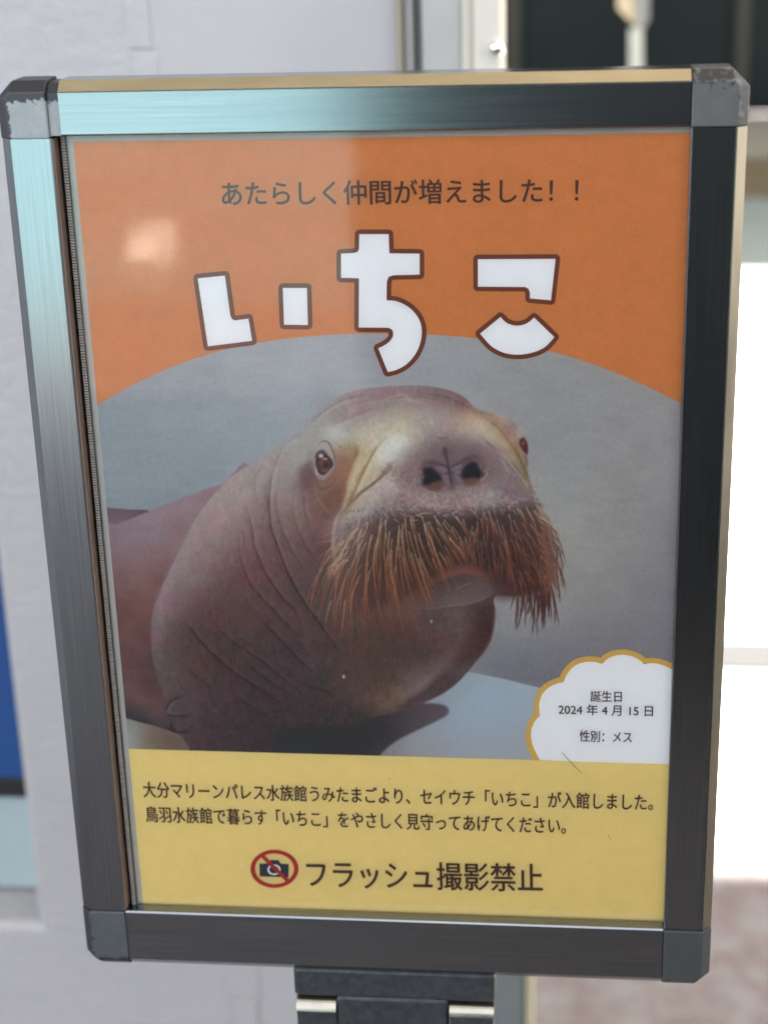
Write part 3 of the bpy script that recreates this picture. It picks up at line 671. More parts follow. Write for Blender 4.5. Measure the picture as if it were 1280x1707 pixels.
# one body with a bevelled opening: outline quads round the recess
xs = [-4.0, -1.2, RX, -.033]; zs = [0, RZ0, RZ1, 5.0]
V = {}
for i, x in enumerate(xs):
    for j, z in enumerate(zs):
        V[i, j] = bm.verts.new((x, YW, z))
for i in range(3):
    for j in range(3):
        if (i, j) != (1, 1): bm.faces.new((V[i, j], V[i+1, j], V[i+1, j+1], V[i, j+1]))
inn = [bm.verts.new(q) for q in ((-1.2, YW+.05, RZ0+.007), (RX-.009, YW+.05, RZ0+.007), (RX-.009, YW+.05, RZ1), (-1.2, YW+.05, RZ1))]
edge = [V[1, 1], V[2, 1], V[2, 2], V[1, 2]]
for k in range(4): bm.faces.new((edge[k], edge[(k+1) % 4], inn[(k+1) % 4], inn[k]))
bo = [bm.verts.new((x, YW+.16, z)) for x, z in ((-4, 0), (-.033, 0), (-.033, 5.0), (-4, 5.0))]
fo = [V[0, 0], V[3, 0], V[3, 3], V[0, 3]]
bm.faces.new((fo[1], bo[1], bo[2], V[3, 3], V[3, 2], V[3, 1]))
bm.faces.new((fo[3], V[1, 3], V[2, 3], V[3, 3], bo[2], bo[3]))
bm.faces.new((fo[0], V[0, 1], V[0, 2], V[0, 3], bo[3], bo[0])); bm.faces.new(bo)
ed = [e for e in bm.edges if all(abs(vv.co.y-YW) < 1e-5 for vv in e.verts) and all(vv in edge for vv in e.verts)]
bmesh.ops.bevel(bm, geom=ed, offset=.008, segments=4, affect='EDGES', profile=.5)
off(link('wall_face', mesh('wall_face', bm), WALLM, None, False), wall)
# raised painted-over seam and its patches
bm = bmesh.new()
box(bm, -.232, -.213, YW-.0012, YW+.002, Z0+.208, Z0+.6)
box(bm, -.229, -.209, YW-.0008, YW+.002, Z0-.3, Z0+.2045)
box(bm, -.203, -.181, YW-.0022, YW+.002, Z0-1.1, Z0-.628)
box(bm, -.209, -.178, YW-.0014, YW+.0025, Z0-.627, Z0-.55)
bev(bm, .0010, 2)
off(link('raised_seam', mesh('raised_seam', bm), WALLM), wall)

disp = empty('display_panel', (-.8, YW+.04, RZ0)); tag(disp, 'blue panel with black bottom strip set in the recess of the white wall', 'panel')
YP = YW+.044
part('backing_board', (-1.19, RX-.012, YP, YP+.02, RZ0+.010, RZ1-.01), surf('pale_board', (.33, .41, .43), .5, var=.05, vscale=8), disp, .001)
part('blue_sheet', (-1.19, RX-.0125, YP-.006, YP-.0005, Z0-.428, RZ1-.02), surf('blue_sheet', (.008, .055, .20), .4, var=.1, vscale=5), disp, .001)
part('black_strip', (-1.19, RX-.0125, YP-.007, YP-.0005, Z0-.4475, Z0-.4285), surf('black_strip', (.012, .013, .014), .4, var=.3, vscale=60), disp, .001)

# ---- door frame at the wall's right end
dfm = empty('door_frame', (.005, YW, 0)); tag(dfm, 'grey and cream door frame at the right end of the white wall', 'door frame')
ALU = surf('grey_frame_paint', (.42, .42, .41), .45, var=.06, vscale=20)
CREAM = surf('cream_frame_paint', (.60, .57, .50), .5, var=.05, vscale=20)
BEIGE = surf('beige_trim', (.28,.24,.19), .55, var=.06, vscale=20)
DGREY = surf('grey_gasket', (.2,.205,.2), .5, var=.1, vscale=30)
part('edge_trim', (-.0325, -.0285, YW-.006, YW+.10, 0, 4.99), BEIGE, dfm, .001)
part('frame_face', (-.028, -.0215, YW+.012, YW+.10, 0, 4.99), ALU, dfm, .001)
part('gasket', (-.021, -.0155, YW+.02, YW+.10, 0, 4.99), DGREY, dfm, .0015)
part('frame_face', (-.015, .0135, YW+.008, YW+.10, 0, 4.99), ALU, dfm, .001)
part('edge_trim', (.0140, .0225, YW+.004, YW+.10, 0, 4.99), CREAM, dfm, .002)
part('door_stop', (.0230, .0430, YW-.012, YW+.10, Z0-.25, 4.99), CREAM, dfm, .004, 3)
part('kick_plate', (.0230, .0605, YW-.004, YW+.10, 0, Z0-.252), surf('kick_plate', (.15,.17,.17), .4, var=.08, vscale=15), dfm, .002)
part('kick_edge', (.0610, .0670, YW-.008, YW+.10, 0, Z0-.255), surf('brass_edge', (.40, .36, .24), .4, var=.06, vscale=20), dfm, .002)
bm = bmesh.new(); bmesh.ops.create_uvsphere(bm, u_segments=20, v_segments=12, radius=.0058)
bmesh.ops.transform(bm, matrix=Matrix.Translation((.0405, YW-.014, Z0+.205)), verts=bm.verts)
off(link('bolt_head', mesh('bolt_head', bm), surf('chrome', (.9, .9, .88), .12, 1.0), None, True), dfm)

# ---- hanging strap seen beyond the frame
st = empty('hanging_strap', (.42, 2.4, 5.0)); tag(st, 'beige metal catch with a pale strap hanging in front of the dark facade', 'strap')
def W(px, py, Y):
    d = np.array([(px-CC[0])/CF, -(py-CC[1])/CF, -1.0]); dw = CR.T@d
    s = (-Y/S-CPOS[2])/dw[2]; q = CPOS+s*dw; return Vector((q[0]*S, Y, Z0+q[1]*S))
def slab_px(bm, pts, Y, t):
    prism(bm, [tuple(q) for q in pts], lambda u, v_, d: W(u, v_, Y)+Vector((0, d, 0)), 0, t)
bm = bmesh.new(); slab_px(bm, [(1026, -200), (1050, -200), (1060, 36), (1052, 36), (1030, 14)], 2.4, .02)
off(link('catch_plate', mesh('catch_plate', bm), surf('catch_paint', (.60, .52, .36), .4, var=.08, vscale=20)), st)
bm = bmesh.new(); slab_px(bm, [(1056, -200), (1078, -200), (1082, 30), (1075, 44), (1058, 46)], 2.395, .015)
off(link('catch_hook', mesh('catch_hook', bm), surf('hook_metal', (.55, .58, .55), .3, .8)), st)
bm = bmesh.new(); slab_px(bm, [(1049, 48), (1071, 44), (1073, 400), (1051, 400)], 2.41, .006)
off(link('strap', mesh('strap', bm), surf('strap_web', (.48, .52, .49), .6, var=.08, vscale=40)), st)
# its rail across the opening hangs from the ceiling
part('strap_hanger', (W(1052, 0, 2.4).x-.02, W(1052, 0, 2.4).x+.02, 2.4, 2.43, W(1052, -190, 2.4).z, 4.99), ALU, st, .002)

# ---- far side of the yard: step and dark facade
step = empty('stone_step', (2.5, 8.0, 0)); tag(step, 'low beige stone step in front of the dark facade', 'step')
part('riser', (-6, 9, 7.40, 7.46, 0, .175), surf('step_riser', (.13, .10, .055), .7, var=.15, vscale=3), step, .004)
part('tread', (-6, 9, 7.37, 8.75, .176, .205), surf('step_tread', (.135, .125, .095), .7, var=.12, vscale=3), step, .006)
part('core', (-6, 9, 7.47, 8.74, 0, .175), surf('step_core', (.3, .27, .2), .8, var=.1, vscale=3), step)
fac = empty('facade', (2.5, 8.8, 0)); tag(fac, 'dark green grey glazed facade across the yard', 'facade')
GL = surf('dark_glazing', (.008, .013, .0135), .6, var=.35, vscale=1.2, spec=.1)
part('glazing', (-6, 9, 8.80, 8.9, .206, 7.8), GL, fac)
MUL = surf('dark_mullion', (.016, .018, .013), .6, var=.1, vscale=5)
for x in (-1.6, -.2, 1.02, 2.3, 3.6, 5.0):
    part('mullion', (x-.03, x+.03, 8.75, 8.798, .206, 7.8), MUL, fac, .004)
part('head_beam', (-6, 9, 8.74, 9.0, 7.802, 8.1), MUL, fac, .01)

# ============================================================ the sign stand
H2 = 1.4186/2; BL, BR, BT, BB, E = .0592, .0604, .0595, .0936, .015
stand = empty('sign_stand', (0, 0.02, 0)); tag(stand, 'metal poster stand with worn grey corner caps, in front of the white wall', 'sign stand')
def rail_mat(name, axis):
    nt = NT(name); p = nt.n('BsdfPrincipled'); p.inputs['Metallic'].default_value = 1.0
    v = coords(nt, (3, 260, 260) if axis == 'x' else (260, 260, 3))
    g = noise_tex(nt, v, 3.2, 5, 0.75)
    v2 = coords(nt)
    sp = noise_tex(nt, v2, 420, 3, 0.5); big = noise_tex(nt, v2, 26, 4, 0.6)
    base = ramp(nt, g, [(0.3, (.20,.220,.238)), (0.7, (.30,.322,.345))]).outputs[0]
    spot = ramp(nt, sp, [(0.735, 0), (0.76, 1)]).outputs[0]
    patch = ramp(nt, big, [(0.52, 0), (0.62, 1)]).outputs[0]
    m = nt.n('Math'); m.operation = 'MULTIPLY'; nt.l(spot, m.inputs[0]); nt.l(patch, m.inputs[1])
    base = mixc(nt, m.outputs[0], base, (.02, .02, .02))
    sp2 = ramp(nt, noise_tex(nt, coords(nt, (1, 1, 1)), 650, 2, 0.5), [(0.77, 0), (0.79, 1)]).outputs[0]
    base = mixc(nt, sp2, base, (.62, .62, .6))
    nt.l(base, p.inputs['Base Color'])
    rr = nt.n('MapRange'); rr.inputs[3].default_value = .14; rr.inputs[4].default_value = .22
    nt.l(g, rr.inputs[0]); nt.l(rr.outputs[0], p.inputs['Roughness'])
    nt.l(p.outputs[0], nt.o.inputs[0]); return nt.m
RMX, RMZ = rail_mat('brushed_aluminium_across', 'x'), rail_mat('brushed_aluminium_upright', 'z')
def rail(axis, sgn, outer, width, a, b, deep, mat):
    """profile in (outward coordinate, n), swept from a to b along the other axis"""
    i = outer-width; c = .0022
    pr = [(i, -c), (i+c, 0), (outer-c*.4, 0), (outer+E, -E), (outer+E, -.062), (i+.034, -.062), (i+.034, -deep), (i, -deep)]
    bm = bmesh.new()
    if axis == 'x': prism(bm, pr, lambda q, n, t: w3(t, sgn*q, n), a, b)
    else: prism(bm, pr, lambda q, n, t: w3(sgn*q, t, n), a, b)
    return off(link('frame_rail', mesh('frame_rail', bm), mat), stand)
g_ = .0012
rail('x', 1, H2, BT, -.5+BL+.0155, .5-BR-g_, .0225, RMX)
rail('x', -1, H2, BB, -.5+BL+g_, .5-BR-g_, .0225, RMX)
rail('z', -1, .5, BL, -H2+BB+g_, H2-BT-.0035, .050, RMZ)
rail('z', 1, .5, BR, -H2+BB+g_, H2-BT-g_, .0225, RMZ)
def edge_reflection(axis, sgn, outer, a, b, c):  # strip over the bevel, with a warm reflection put into its colour
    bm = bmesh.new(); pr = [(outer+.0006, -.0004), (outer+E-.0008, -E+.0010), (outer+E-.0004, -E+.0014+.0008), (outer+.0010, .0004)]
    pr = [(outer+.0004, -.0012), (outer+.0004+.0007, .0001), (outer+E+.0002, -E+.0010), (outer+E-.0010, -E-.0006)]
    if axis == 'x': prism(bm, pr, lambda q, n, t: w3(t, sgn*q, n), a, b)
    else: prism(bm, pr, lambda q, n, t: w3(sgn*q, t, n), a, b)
    return off(link('edge_reflection', mesh('edge_reflection', bm), surf('reflection_metal', c, .3, 1.0, var=.12, vscale=90, stretch=(.2, 1, 1) if axis == 'x' else (1, 1, .2))), stand)
edge_reflection('x', 1, H2, -.5+BL+.0158, .5-BR-.0016, (.46, .39, .31))
edge_reflection('z', 1, .5, -H2+BB+.0016, H2-BT-.0016, (.34, .32, .25))
def cap_mat(name, base, wear, zedge, up, xedge=None, xs=1):
    """painted die-cast cap; the paint is worn to black along the z edge (and an x edge)"""
    nt = NT(name); p = nt.n('BsdfPrincipled'); p.inputs['Roughness'].default_value = .42; p.inputs['Specular IOR Level'].default_value = .6
    v = coords(nt); s = nt.n('SeparateXYZ'); nt.l(v, s.inputs[0])
    f = noise_tex(nt, v, 330, 6, .7, .5); f2 = noise_tex(nt, v, 150, 5, .7, .3)
    def edge(sock, e, sg, w):
        mr = nt.n('MapRange'); mr.inputs[1].default_value = e; mr.inputs[2].default_value = e-sg*w
        mr.inputs[3].default_value = wear; mr.inputs[4].default_value = 0; nt.l(sock, mr.inputs[0]); return mr.outputs[0]
    a = edge(s.outputs[2], zedge, up, .0075)
    if xedge is not None:
        b_ = edge(s.outputs[0], xedge, xs, .0045); m = nt.n('Math'); m.operation = 'MAXIMUM'; nt.l(a, m.inputs[0]); nt.l(b_, m.inputs[1]); a = m.outputs[0]
    ad = nt.n('Math'); ad.operation = 'ADD'; nt.l(a, ad.inputs[0]); nt.l(f, ad.inputs[1])
    k = ramp(nt, ad.outputs[0], [(.72, 0), (.75, 1)]).outputs[0]
    basec = ramp(nt, f2, [(.3, tuple(q*.85 for q in base)), (.7, tuple(q*1.12 for q in base))]).outputs[0]
    nt.l(mixc(nt, k, basec, (.012, .012, .018)), p.inputs['Base Color'])
    nt.l(p.outputs[0], nt.o.inputs[0]); return nt.m
def cap(sx, sy, wx, wy, mat, label=None):
    xo, yo = .5+E, H2+E; xi, yi = .5-wx, H2-wy; n0 = .0022; c, cf = .024, .006
    def ringp(o, q, ch): return [(xi, yi), (o, yi), (o, q-ch), (o-ch, q), (xi, q)]
    L = [(ringp(xo+.001, yo+.001, c), -.064), (ringp(xo+.001, yo+.001, c), -E+n0), (ringp(.5+.001, H2+.001, cf), n0)]
    bm = bmesh.new(); R = [[bm.verts.new(w3(sx*u, sy*v_, n)) for u, v_ in P] for P, n in L]
    for k in range(2):
        for i in range(5): bm.faces.new((R[k][i], R[k][(i+1) % 5], R[k+1][(i+1) % 5], R[k+1][i]))
    bm.faces.new(R[2]); bm.faces.new(R[0])
    o = off(link('corner_cap', mesh('corner_cap', bm), mat), stand)
    md = o.modifiers.new('edge', 'BEVEL'); md.width = .0006; md.segments = 2
    if label: o['label'] = label
    return o
ztop, zbot = Z0+(H2+.004)*S, Z0-(H2+.004)*S
cap(-1, 1, BL-.002, BT+.003, cap_mat('cap_worn_sheen', (.25,.27,.28), .62, ztop, 1, -(.505)*S, -1), 'grey corner cap with paint scraped black along its top')  # paler than the other caps: the sheen is put into its grey
cap(1, 1, BR, BT, cap_mat('cap_scuffed', (.08,.083,.08), .30, ztop, 1, .506*S, 1), 'grey corner cap with a scuffed top edge')
cap(-1, -1, BL, BB-.001, cap_mat('cap_dark_edge', (.06,.066,.07), .34, zbot, -1, -.505*S, -1), 'grey corner cap chipped black at its lower edge')
cap(1, -1, BR, BB-.001, cap_mat('cap_clean', (.042,.045,.047), .12, zbot, -1))
# filler at the left end of the top rail
bm = bmesh.new()
i = H2-BT; pr = [(i, -.004), (H2-.0008, -.004), (H2+E-.003, -E-.002), (H2+E-.003, -.06), (i, -.06)]
prism(bm, pr, lambda q, n, t: w3(t, q, n), -.5+BL-.0012, -.5+BL+.0150)
off(link('end_filler', mesh('end_filler', bm), cap_mat('filler_worn', (.25,.265,.27), .55, ztop-.001, 1)), stand)
bm = bmesh.new(); prism(bm, [(-.5+BL+.0002, -H2+BB+.002), (-.5+BL+.0022, -H2+BB+.002), (-.5+BL+.0022, H2-BT-.0045), (-.5+BL+.0002, H2-BT-.0045)], lambda u, v_, n: w3(u, v_, n), -.036, -.0035)
off(link('rail_reflection', mesh('rail_reflection', bm), surf('brown_reflection', (.15, .10, .075), .45, var=.15, vscale=60)), stand)  # brown strip on the inner wall, painted as the poster's reflection
# dark rebate between left rail and the sleeve, and the backing
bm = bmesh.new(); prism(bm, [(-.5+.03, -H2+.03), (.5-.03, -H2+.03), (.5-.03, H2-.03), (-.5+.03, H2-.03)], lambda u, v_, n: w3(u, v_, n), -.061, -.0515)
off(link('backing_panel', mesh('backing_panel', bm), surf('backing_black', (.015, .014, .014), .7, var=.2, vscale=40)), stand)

# ---- tracing helpers on the poster plane
ND = -.0280
def U(px, py, n=ND):
    d = np.array([(px-CC[0])/CF, -(py-CC[1])/CF, -1.0]); dw = CR.T@d
    s = (n-CPOS[2])/dw[2]; q = CPOS+s*dw; return q[0], q[1]
def TR(pts): return [U(*q) for q in pts]
# ---- clear sleeve over the poster with its ribbed edge strip
nt = NT('clear_sleeve'); tr = nt.n('BsdfTransparent'); gl = nt.n('BsdfGlossy'); gl.inputs['Roughness'].default_value = .05
tr.inputs[0].default_value = (1, 1, 1, 1); gl.inputs[0].default_value = (1, 1, 1, 1)
fr = nt.n('Fresnel'); fr.inputs[0].default_value = 1.46; mx = nt.n('MixShader')
bn = bump(nt, noise_tex(nt, coords(nt, (1, 1, 1)), 22, 2, .5), .05, .003); nt.l(bn, gl.inputs['Normal'])
nt.l(fr.outputs[0], mx.inputs[0]); nt.l(tr.outputs[0], mx.inputs[1]); nt.l(gl.outputs[0], mx.inputs[2]); nt.l(mx.outputs[0], nt.o.inputs[0])
SLEEVE = nt.m
NS = -.0240
xl = U(109, 310, NS)[0]
bm = bmesh.new()
q = [(xl, -H2+BB-.006), (.5-BR+.012, -H2+BB-.006), (.5-BR+.012, H2-BT+.012), (xl, H2-BT+.012)]
bm.faces.new([bm.verts.new(w3(u, v_, NS)) for u, v_ in q])
off(link('clear_sleeve', mesh('clear_sleeve', bm), SLEEVE), stand)
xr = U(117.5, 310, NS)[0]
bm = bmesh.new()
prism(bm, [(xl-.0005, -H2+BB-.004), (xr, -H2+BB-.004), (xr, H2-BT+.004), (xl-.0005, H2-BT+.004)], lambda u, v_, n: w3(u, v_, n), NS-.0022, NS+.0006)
off(link('sleeve_seam', mesh('sleeve_seam', bm), surf('seam_dark', (.06, .052, .045), .5, var=.1, vscale=120)), stand)  # dark base strip under the paler ribs
bm = bmesh.new()
y = -H2+BB; pitch = .0041
while y < H2-BT:
    j = random.uniform(-.0003, .0003)
    prism(bm, [(xl+.0005, y+j), (xr-.0012, y+j-.0004), (xr-.0012, y+j+pitch*.45), (xl+.0005, y+j+pitch*.5)], lambda u, v_, n: w3(u, v_, n), NS+.0008, NS+.0034)
    y += pitch
off(link('ribbed_edge', mesh('ribbed_edge', bm), surf('ribbed_vinyl', (.26, .24, .215), .4, var=.15, vscale=120)), stand)

# ---- bracket, pole and foot below the frame
BRK = surf('blued_steel', (.062, .067, .074), .33, 0.55, var=.35, vscale=220, bumps=(300, .25, .0008))
CHR = surf('polished_lip', (.40, .37, .31), .24, 1.0, var=.2, vscale=90)
zb = Z0-.2400; YB = .006
part('bracket_plate', (-.0555, .0555, YB, YB+.05, zb-.0185, zb), BRK, stand, .0022, 3)
part('bracket_block', (-.0322, .0298, YB+.0012, YB+.048, zb-.041, zb-.0188), BRK, stand, .002, 3)
part('bracket_block', (-.0300, .0275, YB+.009, YB+.046, zb-.10, zb-.0413), BRK, stand, .002, 3)
def lip(x0, x1):
    bm = bmesh.new(); n = 14
    pts = [(YB+.004+.0105*(1-math.cos(a)), zb-.0205-.0085*math.sin(a)) for a in np.linspace(math.radians(-15), math.radians(115), n)]
    A = []
    for (yy, zz) in pts:
        A.append((bm.verts.new((x0, yy, zz)), bm.verts.new((x1, yy, zz)), bm.verts.new((x1, yy+.003, zz+.001)), bm.verts.new((x0, yy+.003, zz+.001))))
    for a, b_ in zip(A, A[1:]):
        for k in range(4): bm.faces.new((a[k], a[(k+1) % 4], b_[(k+1) % 4], b_[k]))
    bm.faces.new(A[0]); bm.faces.new(A[-1])
    return off(link('curled_lip', mesh('curled_lip', bm), CHR, None, True), stand)
def tab(x0, x1):
    bm = bmesh.new(); n = 10; P = []
    # rounded upper nose, then a straight skirt
    for a in np.linspace(math.radians(80), math.radians(-5), n): P.append((YB+.010-.0095*math.cos(a), zb-.0295+.0075*math.sin(a)))
    P += [(YB+.0012, zb-.10), (YB+.02, zb-.10), (YB+.02, zb-.0225)]
    A = [bm.verts.new((x0, *q)) for q in P]; B = [bm.verts.new((x1, *q)) for q in P]
    bm.faces.new(A); bm.faces.new(B[::-1])
    for k in range(len(P)): bm.faces.new((A[k], B[k], B[(k+1) % len(P)], A[(k+1) % len(P)]))
    return bm
for x0, x1 in ((-.0545, -.0332), (.0308, .0545)):
    bm = tab(x0, x1); o = off(link('bracket_tab', mesh('bracket_tab', bm), BRK), stand)
    bm = bmesh.new(); n = 12; prev = None
    for a in np.linspace(math.radians(96), math.radians(8), n):
        cy, cz = YB+.010, zb-.0295; r1, r2 = .0078, .0098
        ring_ = [bm.verts.new((x, cy-rr*1.05*math.cos(a), cz+rr*.85*math.sin(a))) for x, rr in ((x0-.0004, r1), (x0-.0004, r2), (x1+.0004, r2), (x1+.0004, r1))]
        if prev:
            for k in range(4): bm.faces.new((prev[k], prev[(k+1) % 4], ring_[(k+1) % 4], ring_[k]))
        else: bm.faces.new(ring_)
        prev = ring_
    bm.faces.new(prev)
    off(link('curled_lip', mesh('curled_lip', bm), CHR), stand)
def cyl(name, r, z0, z1, x, y, mat, parent, seg=40, r2=None):
    bm = bmesh.new(); bmesh.ops.create_cone(bm, cap_ends=True, segments=seg, radius1=r, radius2=r2 or r, depth=z1-z0)
    bmesh.ops.transform(bm, matrix=Matrix.Translation((x, y, (z0+z1)/2)), verts=bm.verts)
    o = off(link(name, mesh(name, bm), mat), parent)
    for f in o.data.polygons: f.use_smooth = abs(f.normal.z) < .5
    return o
cyl('pole', .016, .022, zb-.101, 0, YB+.026, BRK, stand)
cyl('foot_plate', .15, .001, .021, 0, YB+.026, BRK, stand, 64, .145)

# ============================================================ the poster
PAPER = print_mat('shaded_paper', (172, 172, 168), .03)  # white paper greyed, the rails' shade put into its colour
poster = empty('poster', w3(0, -H2+BB, ND)); tag(poster, 'orange and yellow poster of a whiskered walrus inside the metal stand', 'poster')
LY = .00045       # one print layer, in sign units (0.15 mm)
def flat(name, loops, lay, mat, parent=poster, px=True):
    """flat printed shape(s): each loop a closed outline in photograph pixels, filled"""
    bm = bmesh.new()
    for lp in loops:
        P = TR(lp) if px else lp
        a = sum(P[k][0]*P[(k+1) % len(P)][1]-P[(k+1) % len(P)][0]*P[k][1] for k in range(len(P)))
        if a < 0: P = P[::-1]
        vs_ = [bm.verts.new(w3(u, v_, ND+lay*LY)) for u, v_ in P]
        for t in tessellate_polygon([[Vector((u, v_, 0)) for u, v_ in P]]):
            try: bm.faces.new([vs_[k] for k in t])
            except ValueError: pass
    for f in bm.faces:
        f.normal_update()
        if f.normal.y > 0: f.normal_flip()
    me = bpy.data.meshes.new(name); bm.to_mesh(me); bm.free()
    o = link(name, me, mat)
    r = parent
    while r.parent: r = r.parent
    o.parent = parent; o.matrix_parent_inverse = Matrix.Translation(-r.location) if parent is r else (Matrix.Identity(4))
    return o
def band(outer, inner):
    n = len(outer); return [[outer[k], outer[(k+1) % n], inner[(k+1) % n], inner[k]] for k in range(n)]
WHITE = print_mat('white_paper', (228, 230, 234), .02)
ORANGE = print_mat('orange_print', (200, 126, 70), .10)
YELLOW = print_mat('yellow_print', (226, 205, 134), .05)
BROWN = print_mat('brown_outline', (110, 56, 34), .08)
INK = print_mat('dark_brown_ink', (76, 48, 36), .06)
RING = print_mat('badge_yellow', (208, 170, 88), .05)
RED = print_mat('sign_red', (170, 44, 40), .05)
NAVY = print_mat('camera_ink', (42, 52, 62), .05)
# paper sheet
x0p, x1p, y0p, y1p = U(109.5, 310)[0], .5-BR+.010, -H2+BB-.005, H2-BT+.010
bm = bmesh.new(); prism(bm, [(x0p, y0p), (x1p, y0p), (x1p, y1p), (x0p, y1p)], lambda u, v_, n: w3(u, v_, n), ND-.0012, ND)
off(link('paper_sheet', mesh('paper_sheet', bm), PAPER), poster)
xo = U(122.5, 236)[0]; yo = U(640, 226)[1]; yo_l = U(122, 236)[1]; yo_r = U(1147, 220.5)[1]
arch = cr([(100,716),(160,676),(230,637),(300,606),(365,585),(429,571),(505,561),(584,556),(650,555.5),(712,557),(790,563),(875,576),(960,597),(1050,631),(1133,671),(1180,700)], 6)
# ---- printed photograph: a fine sheet coloured vertex by vertex
CAN = paint_walrus()
uu = np.arange(xo, x1p, .0012); y_t, y_b = U(640, 548)[1], U(640, 1278)[1]-.004; vv = np.arange(y_b, y_t, .0012)
GU, GV = np.meshgrid(uu, vv)
X3 = np.stack([GU, GV, np.full_like(GU, ND)], -1)@CR.T+CT
GX = CC[0]+CF*X3[..., 0]/-X3[..., 2]-PX0-.5; GY = CC[1]-CF*X3[..., 1]/-X3[..., 2]-PY0-.5
GX = np.clip(GX, 0, PW-1.001); GY = np.clip(GY, 0, PH-1.001)
ix, iy = GX.astype(int), GY.astype(int); fx, fy = (GX-ix)[..., None], (GY-iy)[..., None]
SM = (CAN[iy, ix]*(1-fx)+CAN[iy, ix+1]*fx)*(1-fy)+(CAN[iy+1, ix]*(1-fx)+CAN[iy+1, ix+1]*fx)*fy
nv, nu = GU.shape
co = np.stack([GU*S, np.full_like(GU, -(ND+LY)*S), Z0+GV*S], -1).reshape(-1, 3).astype(np.float32)
k = np.arange(nv*nu).reshape(nv, nu)
quads = np.stack([k[:-1, :-1], k[:-1, 1:], k[1:, 1:], k[1:, :-1]], -1).reshape(-1, 4)
me = bpy.data.meshes.new('photo_print')
me.vertices.add(len(co)); me.vertices.foreach_set('co', co.ravel())
me.loops.add(quads.size); me.loops.foreach_set('vertex_index', quads.ravel().astype(np.int32))
me.polygons.add(len(quads)); me.polygons.foreach_set('loop_start', np.arange(0, quads.size, 4, dtype=np.int32))
me.update(calc_edges=True)
ca = me.color_attributes.new('print', 'FLOAT_COLOR', 'POINT')
rgba = np.ones((len(co), 4), np.float32); rgba[:, :3] = np.clip(lin(SM.reshape(-1, 3))*KP, 0, .9)
ca.data.foreach_set('color', rgba.ravel())
nt = NT('photo_print'); p = nt.n('BsdfPrincipled'); p.inputs['Roughness'].default_value = .55; p.inputs['Specular IOR Level'].default_value = .3
at = nt.n('VertexColor'); at.layer_name = 'print'; nt.l(at.outputs[0], p.inputs['Base Color']); nt.l(p.outputs[0], nt.o.inputs[0])
off(link('photo_print', me, nt.m), poster)
# ---- orange top with its arched lower edge, yellow foot
AR = TR(arch); AR = [q for q in AR if xo < q[0] < x1p]
# extend to both borders
AR = [(xo, np.interp(xo, [q[0] for q in TR(arch)], [q[1] for q in TR(arch)]))]+AR+[(x1p, np.interp(x1p, [q[0] for q in TR(arch)], [q[1] for q in TR(arch)]))]
flat('orange_field', [AR+[(x1p, yo_r), (xo, yo_l)]], 2, ORANGE, px=False)
YT = TR([(206,1248),(440,1254.5),(680,1261),(900,1267.5),(1115,1273)])
ysl = np.polyfit([q[0] for q in YT], [q[1] for q in YT], 1)
flat('yellow_field', [[(xo, np.polyval(ysl, xo)), (xo, y0p), (x1p, y0p), (x1p, np.polyval(ysl, x1p))]], 2, YELLOW, px=False)
# ---- outlines
def offset(P, d):
    """grow a closed outline by d with round outer corners"""
    P = [np.array(q, float) for q in P]; n = len(P)
    a = sum(P[k][0]*P[(k+1) % n][1]-P[(k+1) % n][0]*P[k][1] for k in range(n))
    if a < 0: P = P[::-1]
    out = []
    for k in range(n):
        p0, p1, p2 = P[k-1], P[k], P[(k+1) % n]
        d1 = (p1-p0)/np.linalg.norm(p1-p0); d2 = (p2-p1)/np.linalg.norm(p2-p1)
        n1 = np.array((d1[1], -d1[0])); n2 = np.array((d2[1], -d2[0]))
        cz = d1[0]*d2[1]-d1[1]*d2[0]
        if cz > .02:
            a1 = math.atan2(n1[1], n1[0]); a2 = math.atan2(n2[1], n2[0])
            if a2 < a1: a2 += 2*math.pi
            m = max(2, int((a2-a1)/.2))
            for t in np.linspace(a1, a2, m+1): out.append(p1+d*np.array((math.cos(t), math.sin(t))))
        else:
            b_ = n1+n2; b_ /= max(np.dot(b_, n1), .35); out.append(p1+d*b_)
    return [tuple(q) for q in out]
def crop5(pts): return [(300+x/1.9394, 360+y/1.9394) for x, y in pts]
bowl = [tuple(q) for q in cr([(668,271),(700,274),(735,290),(762,315),(778,345),(782,378),(776,412),(760,447),(732,478),(700,496),(672,503)], 4)]
bowl_in = [tuple(q) for q in cr([(641,426),(662,416),(680,402),(689,385),(687,368),(675,360)], 3)]
smile_t = [tuple(q) for q in cr([(1036,325),(1058,345),(1090,353),(1120,346),(1145,327)], 4)]
smile_b = [tuple(q) for q in cr([(1210,390),(1180,422),(1140,440),(1092,447),(1045,440),(1005,418),(970,379)], 4)]
glyphs = [
    [(58,200),(146,191),(163,318),(168,331),(178,336),(222,330),(234,402),(91,420)],
    [(333,231),(411,231),(414,351),(337,350)],
    [(580,57),(675,57),(677,119),(775,120),(775,188),(690,190),(675,195),(669,210)]+bowl+bowl_in+[(578,359),(579,200),(521,198),(521,120),(562,118),(575,114),(579,104)],
    [(963,138),(1214,137),(1199,271),(1131,265),(1131,247),(1127,234),(1116,228),(963,227)],
    smile_t+smile_b]
def same_part(o, p):
    o.parent = p; o.matrix_parent_inverse = Matrix.Translation(-poster.location); return o
for g in glyphs:
    P = crop5(g)
    o = flat('title_letter', [offset(P, 7.6)], 3, BROWN)
    f = flat('letter_fill', [P], 4, WHITE)
    f.parent = o; f.matrix_parent_inverse = Matrix.Identity(4)
